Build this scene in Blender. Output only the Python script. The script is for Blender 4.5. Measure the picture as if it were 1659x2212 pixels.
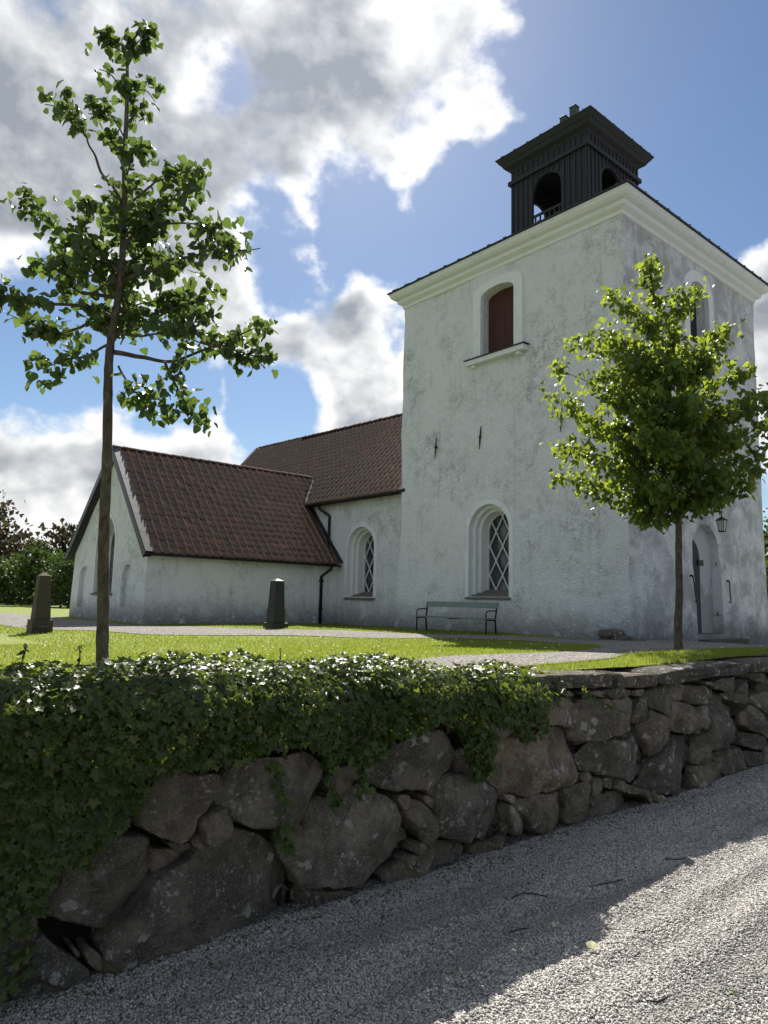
import bpy, bmesh, math, random
import numpy as np
from mathutils import Vector, Matrix, noise

random.seed(7); rng = np.random.default_rng(7)
for o in list(bpy.data.objects): bpy.data.objects.remove(o)
SC = bpy.context.scene
COL = SC.collection
PI = math.pi

# ------------------------------------------------------------------ camera
F_PX, CX, CY = 1534.0, 829.5, 1106.0           # photo measured at 1659 x 2212
CAM = np.array([9.1159, -15.5099, 0.7919])
RM = np.array([[0.65084141, 0.75887634, 0.02263093],
               [0.08052921, -0.09864379, 0.99185909],
               [-0.7549308, 0.64372051, 0.12531318]])
cd = bpy.data.cameras.new('camera'); cam = bpy.data.objects.new('camera', cd); COL.objects.link(cam)
cd.sensor_fit = 'VERTICAL'; cd.sensor_height = 36; cd.lens = F_PX / 2212 * 36
cd.clip_start = 0.05; cd.clip_end = 5000
m = Matrix.Identity(4)
for i in range(3):
    m[i][0], m[i][1], m[i][2], m[i][3] = RM[0][i], RM[1][i], -RM[2][i], CAM[i]
cam.matrix_world = m
SC.camera = cam

# ------------------------------------------------------------------ light
SUN = Vector((-0.80, 0.58, 1.0)).normalized()
SUN_EL = math.asin(SUN.z); SUN_AZ = math.atan2(SUN.x, SUN.y)
sl = bpy.data.lights.new('sun', 'SUN'); sl.energy = 5.0; sl.angle = math.radians(0.53); sl.color = (1.0, 0.95, 0.86)
so = bpy.data.objects.new('sun', sl); COL.objects.link(so)
so.rotation_euler = SUN.to_track_quat('Z', 'Y').to_euler()
SC.view_settings.view_transform = 'Standard'; SC.view_settings.look = 'None'
SC.view_settings.gamma = 1.0; SC.view_settings.use_curve_mapping = False
SC.view_settings.exposure = 1.0
SKY_STRENGTH = 0.051; CLOUD_GAIN = .49

# ------------------------------------------------------------------ node helper
class NT:
    def __init__(s, tree): s.t = tree; s.n = tree.nodes; s.l = tree.links
    def node(s, typ, **kw):
        n = s.n.new(typ)
        for k, v in kw.items():
            if k == 'ins':
                for kk, vv in v.items():
                    if isinstance(vv, bpy.types.NodeSocket): s.l.new(vv, n.inputs[kk])
                    else: n.inputs[kk].default_value = vv
            else: setattr(n, k, v)
        return n
    def math(s, op, a, b=None, clamp=False, c=None):
        n = s.n.new('ShaderNodeMath'); n.operation = op; n.use_clamp = clamp
        for i, v in enumerate((a, b, c)):
            if v is None: continue
            if isinstance(v, bpy.types.NodeSocket): s.l.new(v, n.inputs[i])
            else: n.inputs[i].default_value = v
        return n.outputs[0]
    def vmath(s, op, a, b=None, out=0):
        n = s.n.new('ShaderNodeVectorMath'); n.operation = op
        for i, v in enumerate((a, b)):
            if v is None: continue
            if isinstance(v, bpy.types.NodeSocket): s.l.new(v, n.inputs[i])
            else: n.inputs[i].default_value = v
        return n.outputs[out]
    def scale(s, a, f):
        n = s.n.new('ShaderNodeVectorMath'); n.operation = 'SCALE'; s.l.new(a, n.inputs[0])
        if isinstance(f, bpy.types.NodeSocket): s.l.new(f, n.inputs[3])
        else: n.inputs[3].default_value = f
        return n.outputs[0]
    def noise(s, vec, scale, detail=4, rough=.5, dist=0., out='Fac'):
        n = s.n.new('ShaderNodeTexNoise')
        if vec is not None: s.l.new(vec, n.inputs['Vector'])
        n.inputs['Scale'].default_value = scale; n.inputs['Detail'].default_value = detail
        n.inputs['Roughness'].default_value = rough; n.inputs['Distortion'].default_value = dist
        return n.outputs[out]
    def voro(s, vec, scale, feature='F1', out='Distance', smooth=None, rnd=1.):
        n = s.n.new('ShaderNodeTexVoronoi'); n.feature = feature
        if vec is not None: s.l.new(vec, n.inputs['Vector'])
        n.inputs['Scale'].default_value = scale; n.inputs['Randomness'].default_value = rnd
        if smooth is not None: n.inputs['Smoothness'].default_value = smooth
        return n.outputs[out]
    def ramp(s, fac, stops, interp='LINEAR'):
        n = s.n.new('ShaderNodeValToRGB'); n.color_ramp.interpolation = interp
        e = n.color_ramp.elements
        while len(e) < len(stops): e.new(.5)
        for i, (p, c) in enumerate(stops):
            e[i].position = p; e[i].color = (c[0], c[1], c[2], 1) if isinstance(c, (tuple, list)) else (c, c, c, 1)
        if isinstance(fac, bpy.types.NodeSocket): s.l.new(fac, n.inputs[0])
        return n.outputs[0]
    def mix(s, fac, a, b, blend='MIX'):
        n = s.n.new('ShaderNodeMix'); n.data_type = 'RGBA'; n.blend_type = blend
        for k, v in ((0, fac), (6, a), (7, b)):
            if isinstance(v, bpy.types.NodeSocket): s.l.new(v, n.inputs[k])
            else: n.inputs[k].default_value = v if k == 0 else (v[0], v[1], v[2], 1)
        return n.outputs[2]
    def sstep(s, x, a, b):
        n = s.n.new('ShaderNodeMapRange'); n.interpolation_type = 'SMOOTHSTEP'
        s.l.new(x, n.inputs[0])
        for k, v in ((1, a), (2, b), (3, 0.), (4, 1.)): n.inputs[k].default_value = v
        return n.outputs[0]
    def bump(s, h, strength, dist, normal=None):
        n = s.n.new('ShaderNodeBump'); s.l.new(h, n.inputs['Height'])
        n.inputs['Strength'].default_value = strength; n.inputs['Distance'].default_value = dist
        if normal is not None: s.l.new(normal, n.inputs['Normal'])
        return n.outputs[0]

def raydir(px, py):
    return RM.T @ np.array([(px - CX) / F_PX, (CY - py) / F_PX, 1.0])
def on_x(px, py, X):
    d = raydir(px, py); return CAM + d * ((X - CAM[0]) / d[0])
def on_y(px, py, Y):
    d = raydir(px, py); return CAM + d * ((Y - CAM[1]) / d[1])
def at_depth(px, py, D): return CAM + raydir(px, py) * D
def proj(P):
    d = RM @ (np.asarray(P) - CAM); return CX + F_PX * d[0] / d[2], CY - F_PX * d[1] / d[2], d[2]
def src(x0, y0, x1, W=1659):
    k = (x1 - x0) / W; S = 1659 / 3024
    return lambda a, b: ((x0 + a * k) * S, (y0 + b * k) * S)

# ------------------------------------------------------------------ world: Nishita sky with cumulus clouds
W = bpy.data.worlds.new('World'); SC.world = W; W.use_nodes = True
W.node_tree.nodes.clear(); w = NT(W.node_tree)
sky = w.node('ShaderNodeTexSky', sky_type='NISHITA', sun_disc=False, sun_elevation=SUN_EL, sun_rotation=SUN_AZ,
             altitude=50, air_density=1.0, dust_density=0.3, ozone_density=2.0)
tc = w.node('ShaderNodeTexCoord').outputs['Generated']

# masses of cloud (px, py in the photo give only the direction; radius in degrees, weight)
BLOBS = [(300, 0, 17, 1.1), (690, 0, 10, 1.1), (890, 90, 6.5, 1.1), (1000, 190, 4.5, 1.0), (1100, 255, 3., .9), (810, 290, 7, 1.1), (855, 400, 3.5, .9),
         (60, 330, 15, 1.15), (250, 480, 12, 1.1), (500, 390, 10, 1.15), (650, 410, 4.5, 1.1), (-60, 620, 8, 1.), (480, 620, 6, 1.0),
         (650, 680, 6, 1.1), (720, 760, 6, 1.1), (800, 840, 5, 1.1), (90, 910, 7, 1.05), (250, 950, 6, 1.1), (420, 970, 5.5, 1.05), (770, 910, 5, 1.15), (60, 1130, 7, .75),
         (1730, 780, 7, 1.0), (-400, 400, 22, 1.0), (300, -260, 20, .9)]
HOLES = [(440, 165, 2.6, .30), (90, 750, 6, .8), (300, 810, 5, .6), (570, 905, 4.5, .7), (770, 500, 4.5, .8), (600, 540, 4, .6), (930, 600, 5.5, .8),
         (1500, 100, 11, .8), (1280, 430, 7.5, .8), (1010, 460, 4, .9)]
wv = w.vmath('SUBTRACT', w.noise(tc, 4.0, 2, .5, out='Color'), (.5, .5, .5))
st = w.vmath('ADD', w.vmath('MULTIPLY', tc, (1., 1., 1.3)), w.scale(wv, .03))
n1 = w.noise(st, 5.0, 10, .58, .0)
dw = w.vmath('NORMALIZE', w.vmath('ADD', tc, w.scale(wv, .16)))
def blob(px, py, r, amp, edge=.1, outer=1.75):
    c = raydir(px, py); c = c / np.linalg.norm(c)
    n = w.n.new('ShaderNodeMapRange'); n.interpolation_type = 'SMOOTHSTEP'
    w.l.new(w.vmath('DOT_PRODUCT', dw, tuple(c), out=1), n.inputs[0])
    for k, v in ((1, math.cos(math.radians(r * outer))), (2, math.cos(math.radians(r * edge))), (3, 0.), (4, amp)): n.inputs[k].default_value = v
    return n.outputs[0]
acc = hol = None
for b in BLOBS:
    v = blob(*b); acc = v if acc is None else w.math('MAXIMUM', acc, v)
for b in HOLES:
    v = blob(*b, .2, 1.3); hol = v if hol is None else w.math('MAXIMUM', hol, v)
# away from the photographed part the same broken cumulus goes on
inview = w.sstep(w.vmath('DOT_PRODUCT', tc, tuple(RM[2]), out=1), .55, .78)
gen = w.sstep(w.noise(tc, 2.1, 1, .5), .44, .60)
cov = w.math('ADD', w.math('MULTIPLY', w.math('SUBTRACT', acc, hol), inview), w.math('MULTIPLY', gen, w.math('SUBTRACT', 1.0, inview)))
tosun = w.vmath('NORMALIZE', w.vmath('SUBTRACT', tuple(SUN), tc))
n2 = w.noise(w.vmath('ADD', st, w.scale(tosun, .022)), 5.0, 7, .58, .0)
pv = w.vmath('ADD', st, w.scale(w.vmath('SUBTRACT', w.noise(st, 26., 2, .5, out='Color'), (.5, .5, .5)), .035))
bil = w.math('ADD', w.math('SUBTRACT', .5, w.voro(pv, 17.)), w.math('MULTIPLY', w.math('SUBTRACT', .5, w.voro(pv, 41.)), .5))
base = w.math('SUBTRACT', w.math('MULTIPLY', cov, 1.2), .58)
D0 = w.math('ADD', w.math('ADD', base, w.math('MULTIPLY', w.math('SUBTRACT', n1, .5), 3.6)), w.math('MULTIPLY', bil, .34))
alpha = w.sstep(D0, -.12, .45)
slope = w.math('MULTIPLY', w.math('SUBTRACT', n1, n2), 2.8)
nl = w.noise(st, 4.2, 4, .55)
thick = w.math('MULTIPLY', w.sstep(w.math('ADD', base, w.math('MULTIPLY', w.math('SUBTRACT', nl, .5), 3.2)), .32, 1.15), .74)
lit = w.math('ADD', w.math('ADD', w.math('SUBTRACT', .80, thick), w.math('MULTIPLY', bil, .30)), w.math('ADD', slope, w.math('MULTIPLY', w.math('SUBTRACT', 1.0, w.sstep(D0, .0, .8)), .25)), clamp=True)
near = w.math('POWER', w.math('MAXIMUM', w.vmath('DOT_PRODUCT', tc, tuple(SUN), out=1), 0.), 7.)
ccol = w.ramp(lit, [(0., (.31, .34, .385)), (.3, (.49, .515, .55)), (.62, (.74, .755, .77)), (1., (1.08, 1.07, 1.05))])
cgain = w.math('ADD', CLOUD_GAIN, w.math('MULTIPLY', near, .16))
ccol = w.scale(ccol, cgain)
skyc = w.node('ShaderNodeHueSaturation', ins={'Saturation': 1.1, 'Value': SKY_STRENGTH, 'Color': sky.outputs[0]}).outputs[0]
fin = w.mix(alpha, skyc, ccol)
bg = w.node('ShaderNodeBackground', ins={'Color': fin, 'Strength': 1.0})
wo = w.node('ShaderNodeOutputWorld'); w.l.new(bg.outputs[0], wo.inputs[0])
W.cycles.sampling_method = 'NONE'
SC.cycles.max_bounces = 5; SC.cycles.diffuse_bounces = 3; SC.cycles.glossy_bounces = 2; SC.cycles.transmission_bounces = 4

# ------------------------------------------------------------------ materials
MATS = {}
def newmat(name):
    mt = bpy.data.materials.new(name); mt.use_nodes = True; mt.node_tree.nodes.clear()
    t = NT(mt.node_tree); out = t.node('ShaderNodeOutputMaterial')
    p = t.node('ShaderNodeBsdfPrincipled'); t.l.new(p.outputs[0], out.inputs[0])
    MATS[name] = mt; return t, p, out
def setp(t, p, col=None, rough=None, normal=None, metal=None, spec=None):
    for k, v in (('Base Color', col), ('Roughness', rough), ('Normal', normal), ('Metallic', metal), ('Specular IOR Level', spec)):
        if v is None: continue
        if isinstance(v, bpy.types.NodeSocket): t.l.new(v, p.inputs[k])
        elif k == 'Base Color': p.inputs[k].default_value = (v[0], v[1], v[2], 1)
        else: p.inputs[k].default_value = v
def pos(t): return t.node('ShaderNodeNewGeometry').outputs['Position']
def islrand(t):
    a = t.node('ShaderNodeNewGeometry').outputs['Random Per Island']; b = t.node('ShaderNodeObjectInfo').outputs['Random']
    return t.math('FRACT', t.math('ADD', a, t.math('MULTIPLY', b, 7.31)))

# lime-washed rough plaster
t, p, _ = newmat('plaster'); P = pos(t)
sep = t.node('ShaderNodeSeparateXYZ'); t.l.new(P, sep.inputs[0])
big = t.noise(P, .55, 6, .6, .3); mid = t.noise(P, 2.6, 7, .68, .5); fine = t.noise(P, 13, 5, .7)
patch = t.math('MULTIPLY', t.sstep(big, .40, .66), t.sstep(t.math('ADD', mid, t.math('MULTIPLY', t.math('SUBTRACT', fine, .5), .9)), .42, .68))
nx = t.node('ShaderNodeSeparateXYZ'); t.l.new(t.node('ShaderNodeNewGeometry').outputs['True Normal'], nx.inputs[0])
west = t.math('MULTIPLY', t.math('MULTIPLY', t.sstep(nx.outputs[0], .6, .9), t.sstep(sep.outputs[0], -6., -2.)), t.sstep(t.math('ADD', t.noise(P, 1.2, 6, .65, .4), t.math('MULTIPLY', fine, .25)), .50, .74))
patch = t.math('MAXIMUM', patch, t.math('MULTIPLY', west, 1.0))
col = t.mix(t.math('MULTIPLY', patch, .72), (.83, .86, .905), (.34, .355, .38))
col = t.mix(t.math('MULTIPLY', t.sstep(t.noise(P, 9, 6, .8), .46, .72), .34), col, (.46, .475, .50))
lowv = t.math('SUBTRACT', 1.0, t.sstep(t.math('ADD', sep.outputs[2], t.math('MULTIPLY', t.math('SUBTRACT', mid, .5), 1.7)), -.10, .95))
damp = t.math('MULTIPLY', lowv, t.sstep(t.math('ADD', mid, t.math('MULTIPLY', fine, .3)), .34, .66))
col = t.mix(t.math('MULTIPLY', damp, .85), col, (.135, .145, .145))
stk = t.noise(t.vmath('MULTIPLY', P, (3.2, 3.2, .22)), 2.2, 5, .65)
col = t.mix(t.math('MULTIPLY', t.math('MULTIPLY', t.sstep(stk, .50, .70), t.sstep(big, .36, .6)), .38), col, (.40, .41, .42))
# rain streak running down beside the joint of tower and nave
jx = t.math('ABSOLUTE', t.math('ADD', t.math('ADD', sep.outputs[0], 8.52), t.math('MULTIPLY', t.math('SUBTRACT', t.noise(P, 1.1, 3, .6), .5), .5)))
js = t.math('MULTIPLY', t.math('SUBTRACT', 1.0, t.sstep(jx, .03, .26)), t.math('MULTIPLY', t.math('SUBTRACT', 1.0, t.sstep(sep.outputs[2], 3.6, 4.6)), t.sstep(fine, .36, .6)))
col = t.mix(t.math('MULTIPLY', js, .6), col, (.22, .23, .22))
h = t.math('ADD', t.math('ADD', t.noise(P, 15, 5, .68), t.math('MULTIPLY', t.noise(P, 45, 3, .6), .5)), t.math('MULTIPLY', t.noise(P, 4, 3, .5), .8))
setp(t, p, col, .95, t.bump(h, .95, .07), spec=.15)

t, p, _ = newmat('trim'); P = pos(t)
n = t.noise(P, 4, 6, .65)
col = t.mix(t.math('MULTIPLY', t.sstep(n, .48, .75), .35), (.70, .73, .77), (.42, .44, .46))
setp(t, p, col, .9, t.bump(t.noise(P, 18, 3, .5), .3, .01), spec=.2)
t, p, _ = newmat('niche_paint'); P = pos(t)
sep = t.node('ShaderNodeSeparateXYZ'); t.l.new(P, sep.inputs[0])
n = t.noise(P, 2.6, 5, .6)
pe = t.sstep(t.math('ADD', n, t.math('MULTIPLY', sep.outputs[2], -.22)), .22, .26)
setp(t, p, t.mix(t.math('MULTIPLY', pe, .6), (.42, .445, .48), (.24, .235, .235)), .85, spec=.2)

# dark stones of the retaining wall
def stonemat(name, lic, lcol, k=1.):
    t, p, _ = newmat(name); P = pos(t); oi = t.node('ShaderNodeObjectInfo')
    oc = t.node('ShaderNodeTexCoord').outputs['Object']
    base = t.ramp(oi.outputs['Random'], [(0., (.15 * k, .135 * k, .115 * k)), (.22, (.21 * k, .18 * k, .145 * k)), (.42, (.32 * k, .255 * k, .185 * k)), (.58, (.17 * k, .157 * k, .14 * k)), (.75, (.35 * k, .285 * k, .21 * k)), (.88, (.24 * k, .22 * k, .19 * k)), (1., (.44 * k, .39 * k, .32 * k))], 'LINEAR')
    n1 = t.noise(P, 4.5, 8, .65, .4); n2 = t.noise(P, 26, 6, .7); n3 = t.noise(P, 90, 3, .6)
    col = t.mix(t.sstep(n1, .42, .60), t.mix(.15, base, (.42 * k, .38 * k, .31 * k)), t.mix(.6, base, (.06, .058, .052)))
    col = t.mix(t.math('MULTIPLY', t.sstep(n2, .42, .72), .55), col, (.06, .058, .055))
    col = t.mix(t.math('MULTIPLY', t.sstep(n3, .52, .70), .55), col, (.44, .40, .34))
    col = t.mix(t.math('MULTIPLY', t.sstep(t.noise(P, 3.1, 6, .7), .52, .68), .5), col, (.085, .10, .05))
    vl = t.noise(P, 2.1, 3, .5)
    pv = t.vmath('ADD', P, t.scale(t.vmath('SUBTRACT', t.noise(P, 22, 4, .6, out='Color'), (.5, .5, .5)), .09))
    li = t.math('MULTIPLY', t.sstep(t.math('MULTIPLY', t.voro(pv, 9.), -1.0), -.30, -.22), t.sstep(vl, lic, lic + .08))
    li2 = t.math('MULTIPLY', t.sstep(t.math('MULTIPLY', t.voro(pv, 24.), -1.0), -.30, -.24), t.sstep(t.noise(P, 4.3, 3, .5), lic + .03, lic + .1))
    li = t.math('MAXIMUM', li, t.math('MULTIPLY', li2, .85))
    col = t.mix(t.math('MULTIPLY', li, t.math('ADD', .35, t.math('MULTIPLY', n2, .7))), col, lcol)
    h = t.math('ADD', t.math('ADD', t.math('MULTIPLY', n1, 1.2), t.math('MULTIPLY', n2, .8)), t.math('MULTIPLY', n3, .35))
    setp(t, p, col, .93, t.bump(h, 1.0, .07), spec=.25)
stonemat('field_stone', .49, (.52, .53, .49)); stonemat('coping_rock', .44, (.62, .63, .60), .55)
t, p, _ = newmat('wall_core'); P = pos(t)
setp(t, p, t.ramp(t.noise(P, 9, 5, .6), [(.3, (.012, .012, .011)), (.7, (.035, .032, .026))]), 1.0, t.bump(t.noise(P, 14, 5, .6), 1., .05), spec=.1)

# pantiles
t, p, _ = newmat('pantile'); P = pos(t); r = islrand(t)
base = t.ramp(r, [(0., (.100, .048, .034)), (.35, (.130, .057, .039)), (.62, (.088, .045, .034)), (.88, (.150, .063, .042)), (.96, (.20, .074, .046)), (1., (.19, .080, .055))])
n = t.noise(P, 3, 7, .7, .3); n2 = t.noise(P, 30, 4, .6)
cr = t.node('ShaderNodeAttribute', attribute_name='crest_light').outputs['Fac']
col = t.mix(t.sstep(n, .42, .72), base, t.mix(.5, base, (.038, .032, .028)))
col = t.mix(t.math('MULTIPLY', t.sstep(n2, .55, .75), .35), col, (.14, .14, .115))
col = t.mix(t.math('MULTIPLY', cr, t.math('ADD', .30, t.math('MULTIPLY', n, .55))), col, (.27, .225, .185))  # sun catching the roll crests, mixed into the tile colour
setp(t, p, col, t.math('ADD', .30, t.math('MULTIPLY', n2, .35)), t.bump(n2, .5, .008), spec=.75)

def simple(name, col, rough=.6, metal=0., nscale=12., namp=.35, dark=None, bump=.2, bdist=.004, spec=.4):
    t, p, _ = newmat(name); P = pos(t); n = t.noise(P, nscale, 6, .65, .2)
    d = dark or tuple(c * .55 for c in col)
    setp(t, p, t.mix(t.math('MULTIPLY', t.sstep(n, .35, .75), namp * 2), col, d), rough, t.bump(t.noise(P, nscale * 4, 4, .6), bump, bdist), metal, spec)
simple('tarred_wood', (.026, .028, .037), .7, nscale=6, dark=(.013, .014, .018), bump=.5, bdist=.006)
simple('ridge_clay', (.115, .075, .058), .9, 0, 9, dark=(.05, .042, .038), spec=.2)
simple('black_iron', (.012, .012, .013), .5, .3, 20)
simple('gutter_metal', (.018, .019, .021), .35, .5, 10)
simple('lead', (.085, .09, .10), .55, .3, 7, dark=(.04, .044, .05))
simple('sill_stone', (.155, .135, .115), .85, 0, 9, dark=(.07, .065, .06), bump=.5)
simple('granite', (.030, .029, .028), .5, 0, 40, dark=(.014, .014, .014), bump=.3)
simple('granite_brown', (.062, .048, .038), .75, 0, 30, dark=(.035, .028, .023), bump=.3)
simple('step_stone', (.085, .082, .078), .85, 0, 12, dark=(.035, .036, .036), bump=.6, bdist=.01)
simple('white_paint', (.70, .71, .70), .5, 0, 14, .15)
simple('green_metal', (.05, .085, .07), .6, .2, 12)
simple('slate_metal', (.03, .03, .032), .5, .3, 5)
simple('twig_wood', (.035, .026, .02), .8)
simple('sepia_brick', (.05, .03, .024), .9, 0, 8)
t, p, _ = newmat('shutter_wood'); P = pos(t); oc = t.vmath('MULTIPLY', P, (14., 14., .8))
n = t.noise(oc, 3, 5, .6); r = t.node('ShaderNodeObjectInfo').outputs['Random']
col = t.mix(t.sstep(n, .35, .7), t.mix(r, (.095, .036, .028), (.072, .030, .025)), (.045, .021, .019))
setp(t, p, col, .75, t.bump(n, .4, .004), spec=.3)
t, p, _ = newmat('bench_paint'); P = pos(t)
setp(t, p, t.mix(t.math('MULTIPLY', t.sstep(t.noise(P, 9, 5, .6), .45, .75), .5), (.135, .20, .175), (.09, .14, .125)), .55, t.bump(t.noise(P, 40, 3), .15, .002))
t, p, _ = newmat('window_glass'); P = pos(t)
n = t.noise(P, 3.2, 3, .5); r = t.node('ShaderNodeObjectInfo').outputs['Random']
setp(t, p, t.mix(r, (.025, .032, .038), (.075, .088, .098)), .10, t.bump(n, .15, .02), spec=.6)
t, p, _ = newmat('lamp_glass'); setp(t, p, (.45, .46, .44), .35, spec=.5)

# bark
t, p, _ = newmat('bark'); P = pos(t)
n = t.noise(t.vmath('MULTIPLY', P, (1., 1., .55)), 24, 6, .65, .4); v = t.voro(P, 42.)
col = t.ramp(n, [(.3, (.035, .030, .024)), (.55, (.095, .082, .062)), (.75, (.15, .14, .11))])
col = t.mix(t.math('MULTIPLY', t.sstep(v, .22, .05), .45), col, (.02, .018, .015))
setp(t, p, col, .9, t.bump(t.math('SUBTRACT', n, t.math('MULTIPLY', v, .3)), .6, .012), spec=.2)

def leafmat(name, c0, c1, tr, rough, gloss_spec, trw=.45):
    t, p, out = newmat(name); r = islrand(t); P = pos(t)
    col = t.mix(r, c0, c1)
    col = t.mix(t.math('MULTIPLY', t.noise(P, 60, 2, .5), .35), col, tuple(c * .5 for c in c0))
    setp(t, p, col, rough, t.bump(t.noise(P, 90, 3, .5), .25, .004), spec=gloss_spec)
    tl = t.node('ShaderNodeBsdfTranslucent'); t.l.new(t.mix(r, tr, tuple(c * .6 for c in tr)), tl.inputs[0])
    mx = t.node('ShaderNodeMixShader'); mx.inputs[0].default_value = trw
    t.l.new(p.outputs[0], mx.inputs[1]); t.l.new(tl.outputs[0], mx.inputs[2]); t.l.new(mx.outputs[0], out.inputs[0])
leafmat('linden_leaf', (.036, .070, .028), (.056, .096, .034), (.18, .27, .05), .42, .42, .40)
leafmat('linden_leaf_light', (.036, .082, .022), (.062, .118, .030), (.40, .50, .055), .45, .4, .46)
leafmat('ivy_leaf', (.022, .052, .012), (.078, .115, .026), (.26, .34, .035), .40, .30, .32)
t = NT(MATS['ivy_leaf'].node_tree); pn = [n for n in t.n if n.type == 'BSDF_PRINCIPLED'][0]; lk = pn.inputs['Base Color'].links[0].from_socket
rr = islrand(t); t.l.new(t.mix(t.math('MULTIPLY', t.sstep(t.math('FRACT', t.math('MULTIPLY', rr, 13.7)), .975, .985), .5), lk, (.15, .16, .04)), pn.inputs['Base Color'])
leafmat('weed_leaf', (.05, .06, .035), (.07, .06, .04), (.12, .12, .05), .6, .3, .3)
leafmat('copper_leaf', (.040, .034, .022), (.055, .045, .028), (.10, .09, .035), .6, .3, .25)
leafmat('far_leaf', (.030, .055, .018), (.055, .085, .028), (.10, .17, .03), .6, .3, .3)
leafmat('grass_blade', (.11, .155, .022), (.19, .22, .04), (.38, .46, .06), .55, .3, .48)
leafmat('fallen_leaf', (.35, .37, .20), (.42, .42, .24), (.3, .3, .1), .7, .3, .2)

# lawn
t, p, _ = newmat('lawn'); P = pos(t)
n = t.noise(P, .8, 5, .6); n2 = t.noise(t.vmath('MULTIPLY', P, (1., 1., 1.)), 9, 6, .7); n3 = t.noise(P, 55, 4, .7)
col = t.ramp(n2, [(.28, (.105, .145, .022)), (.5, (.155, .195, .032)), (.72, (.215, .240, .055))])
col = t.mix(t.math('MULTIPLY', t.sstep(n, .46, .68), .5), col, (.20, .20, .055))
col = t.mix(t.math('MULTIPLY', t.sstep(n3, .45, .7), .4), col, (.085, .125, .014))
dist = t.node('ShaderNodeVectorMath', operation='DISTANCE'); t.l.new(P, dist.inputs[0]); dist.inputs[1].default_value = (5.05, -7.55, .28)
ea = t.math('SUBTRACT', 1.0, t.sstep(t.math('ADD', dist.outputs['Value'], t.math('MULTIPLY', t.math('SUBTRACT', n2, .5), .9)), .15, .55))
col = t.mix(t.math('MULTIPLY', ea, .85), col, (.16, .125, .085))
setp(t, p, col, .9, t.bump(t.math('ADD', n3, t.math('MULTIPLY', n2, .7)), .4, .03), spec=.2)
# gravel
def gravelmat(name, scale, c_dark, c_mid, c_lite, bd, tracks=False):
    t, p, _ = newmat(name); P = pos(t)
    v = t.node('ShaderNodeTexVoronoi'); v.feature = 'F1'; t.l.new(P, v.inputs['Vector']); v.inputs['Scale'].default_value = scale
    sepc = t.node('ShaderNodeSeparateColor'); t.l.new(v.outputs['Color'], sepc.inputs[0])
    col = t.ramp(sepc.outputs[0], [(0., c_dark), (.35, c_mid), (.8, c_lite), (1., tuple(min(1, c * 1.3) for c in c_lite))])
    col = t.mix(t.math('MULTIPLY', t.sstep(v.outputs['Distance'], .35, .7), .7), col, tuple(c * .4 for c in c_dark))
    col = t.mix(t.math('MULTIPLY', t.sstep(t.noise(P, 1.3, 5, .6), .45, .75), .35), col, tuple(c * .55 for c in c_mid))
    h = t.math('SUBTRACT', 1.0, v.outputs['Distance'])
    setp(t, p, col, .9, t.bump(h, 1.0, bd), spec=.25)
gravelmat('gravel_base', 75., (.10, .095, .092), (.28, .265, .25), (.47, .445, .415), .012)
gravelmat('path_gravel', 38., (.09, .08, .075), (.26, .24, .22), (.46, .43, .40), .03)
t, p, _ = newmat('pebble'); r = islrand(t); P = pos(t)
col = t.ramp(r, [(0., (.17, .16, .155)), (.2, (.31, .295, .28)), (.5, (.43, .41, .385)), (.8, (.53, .505, .475)), (.95, (.66, .635, .59)), (1., (.34, .25, .22))])
tr = t.noise(t.vmath('MULTIPLY', P, (3.0, .35, 1.)), 1.6, 4, .6)
col = t.mix(t.math('MULTIPLY', t.sstep(tr, .46, .68), .45), col, (.13, .125, .12))
setp(t, p, col, .75, t.bump(t.noise(P, 160, 3, .6), .4, .002), spec=.3)
simple('litter', (.075, .06, .04), .9, 0, 8)
simple('daisy', (.82, .82, .74), .8, 0, 5, .1)
simple('soil', (.12, .115, .075), .95, 0, 1.5)

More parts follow.
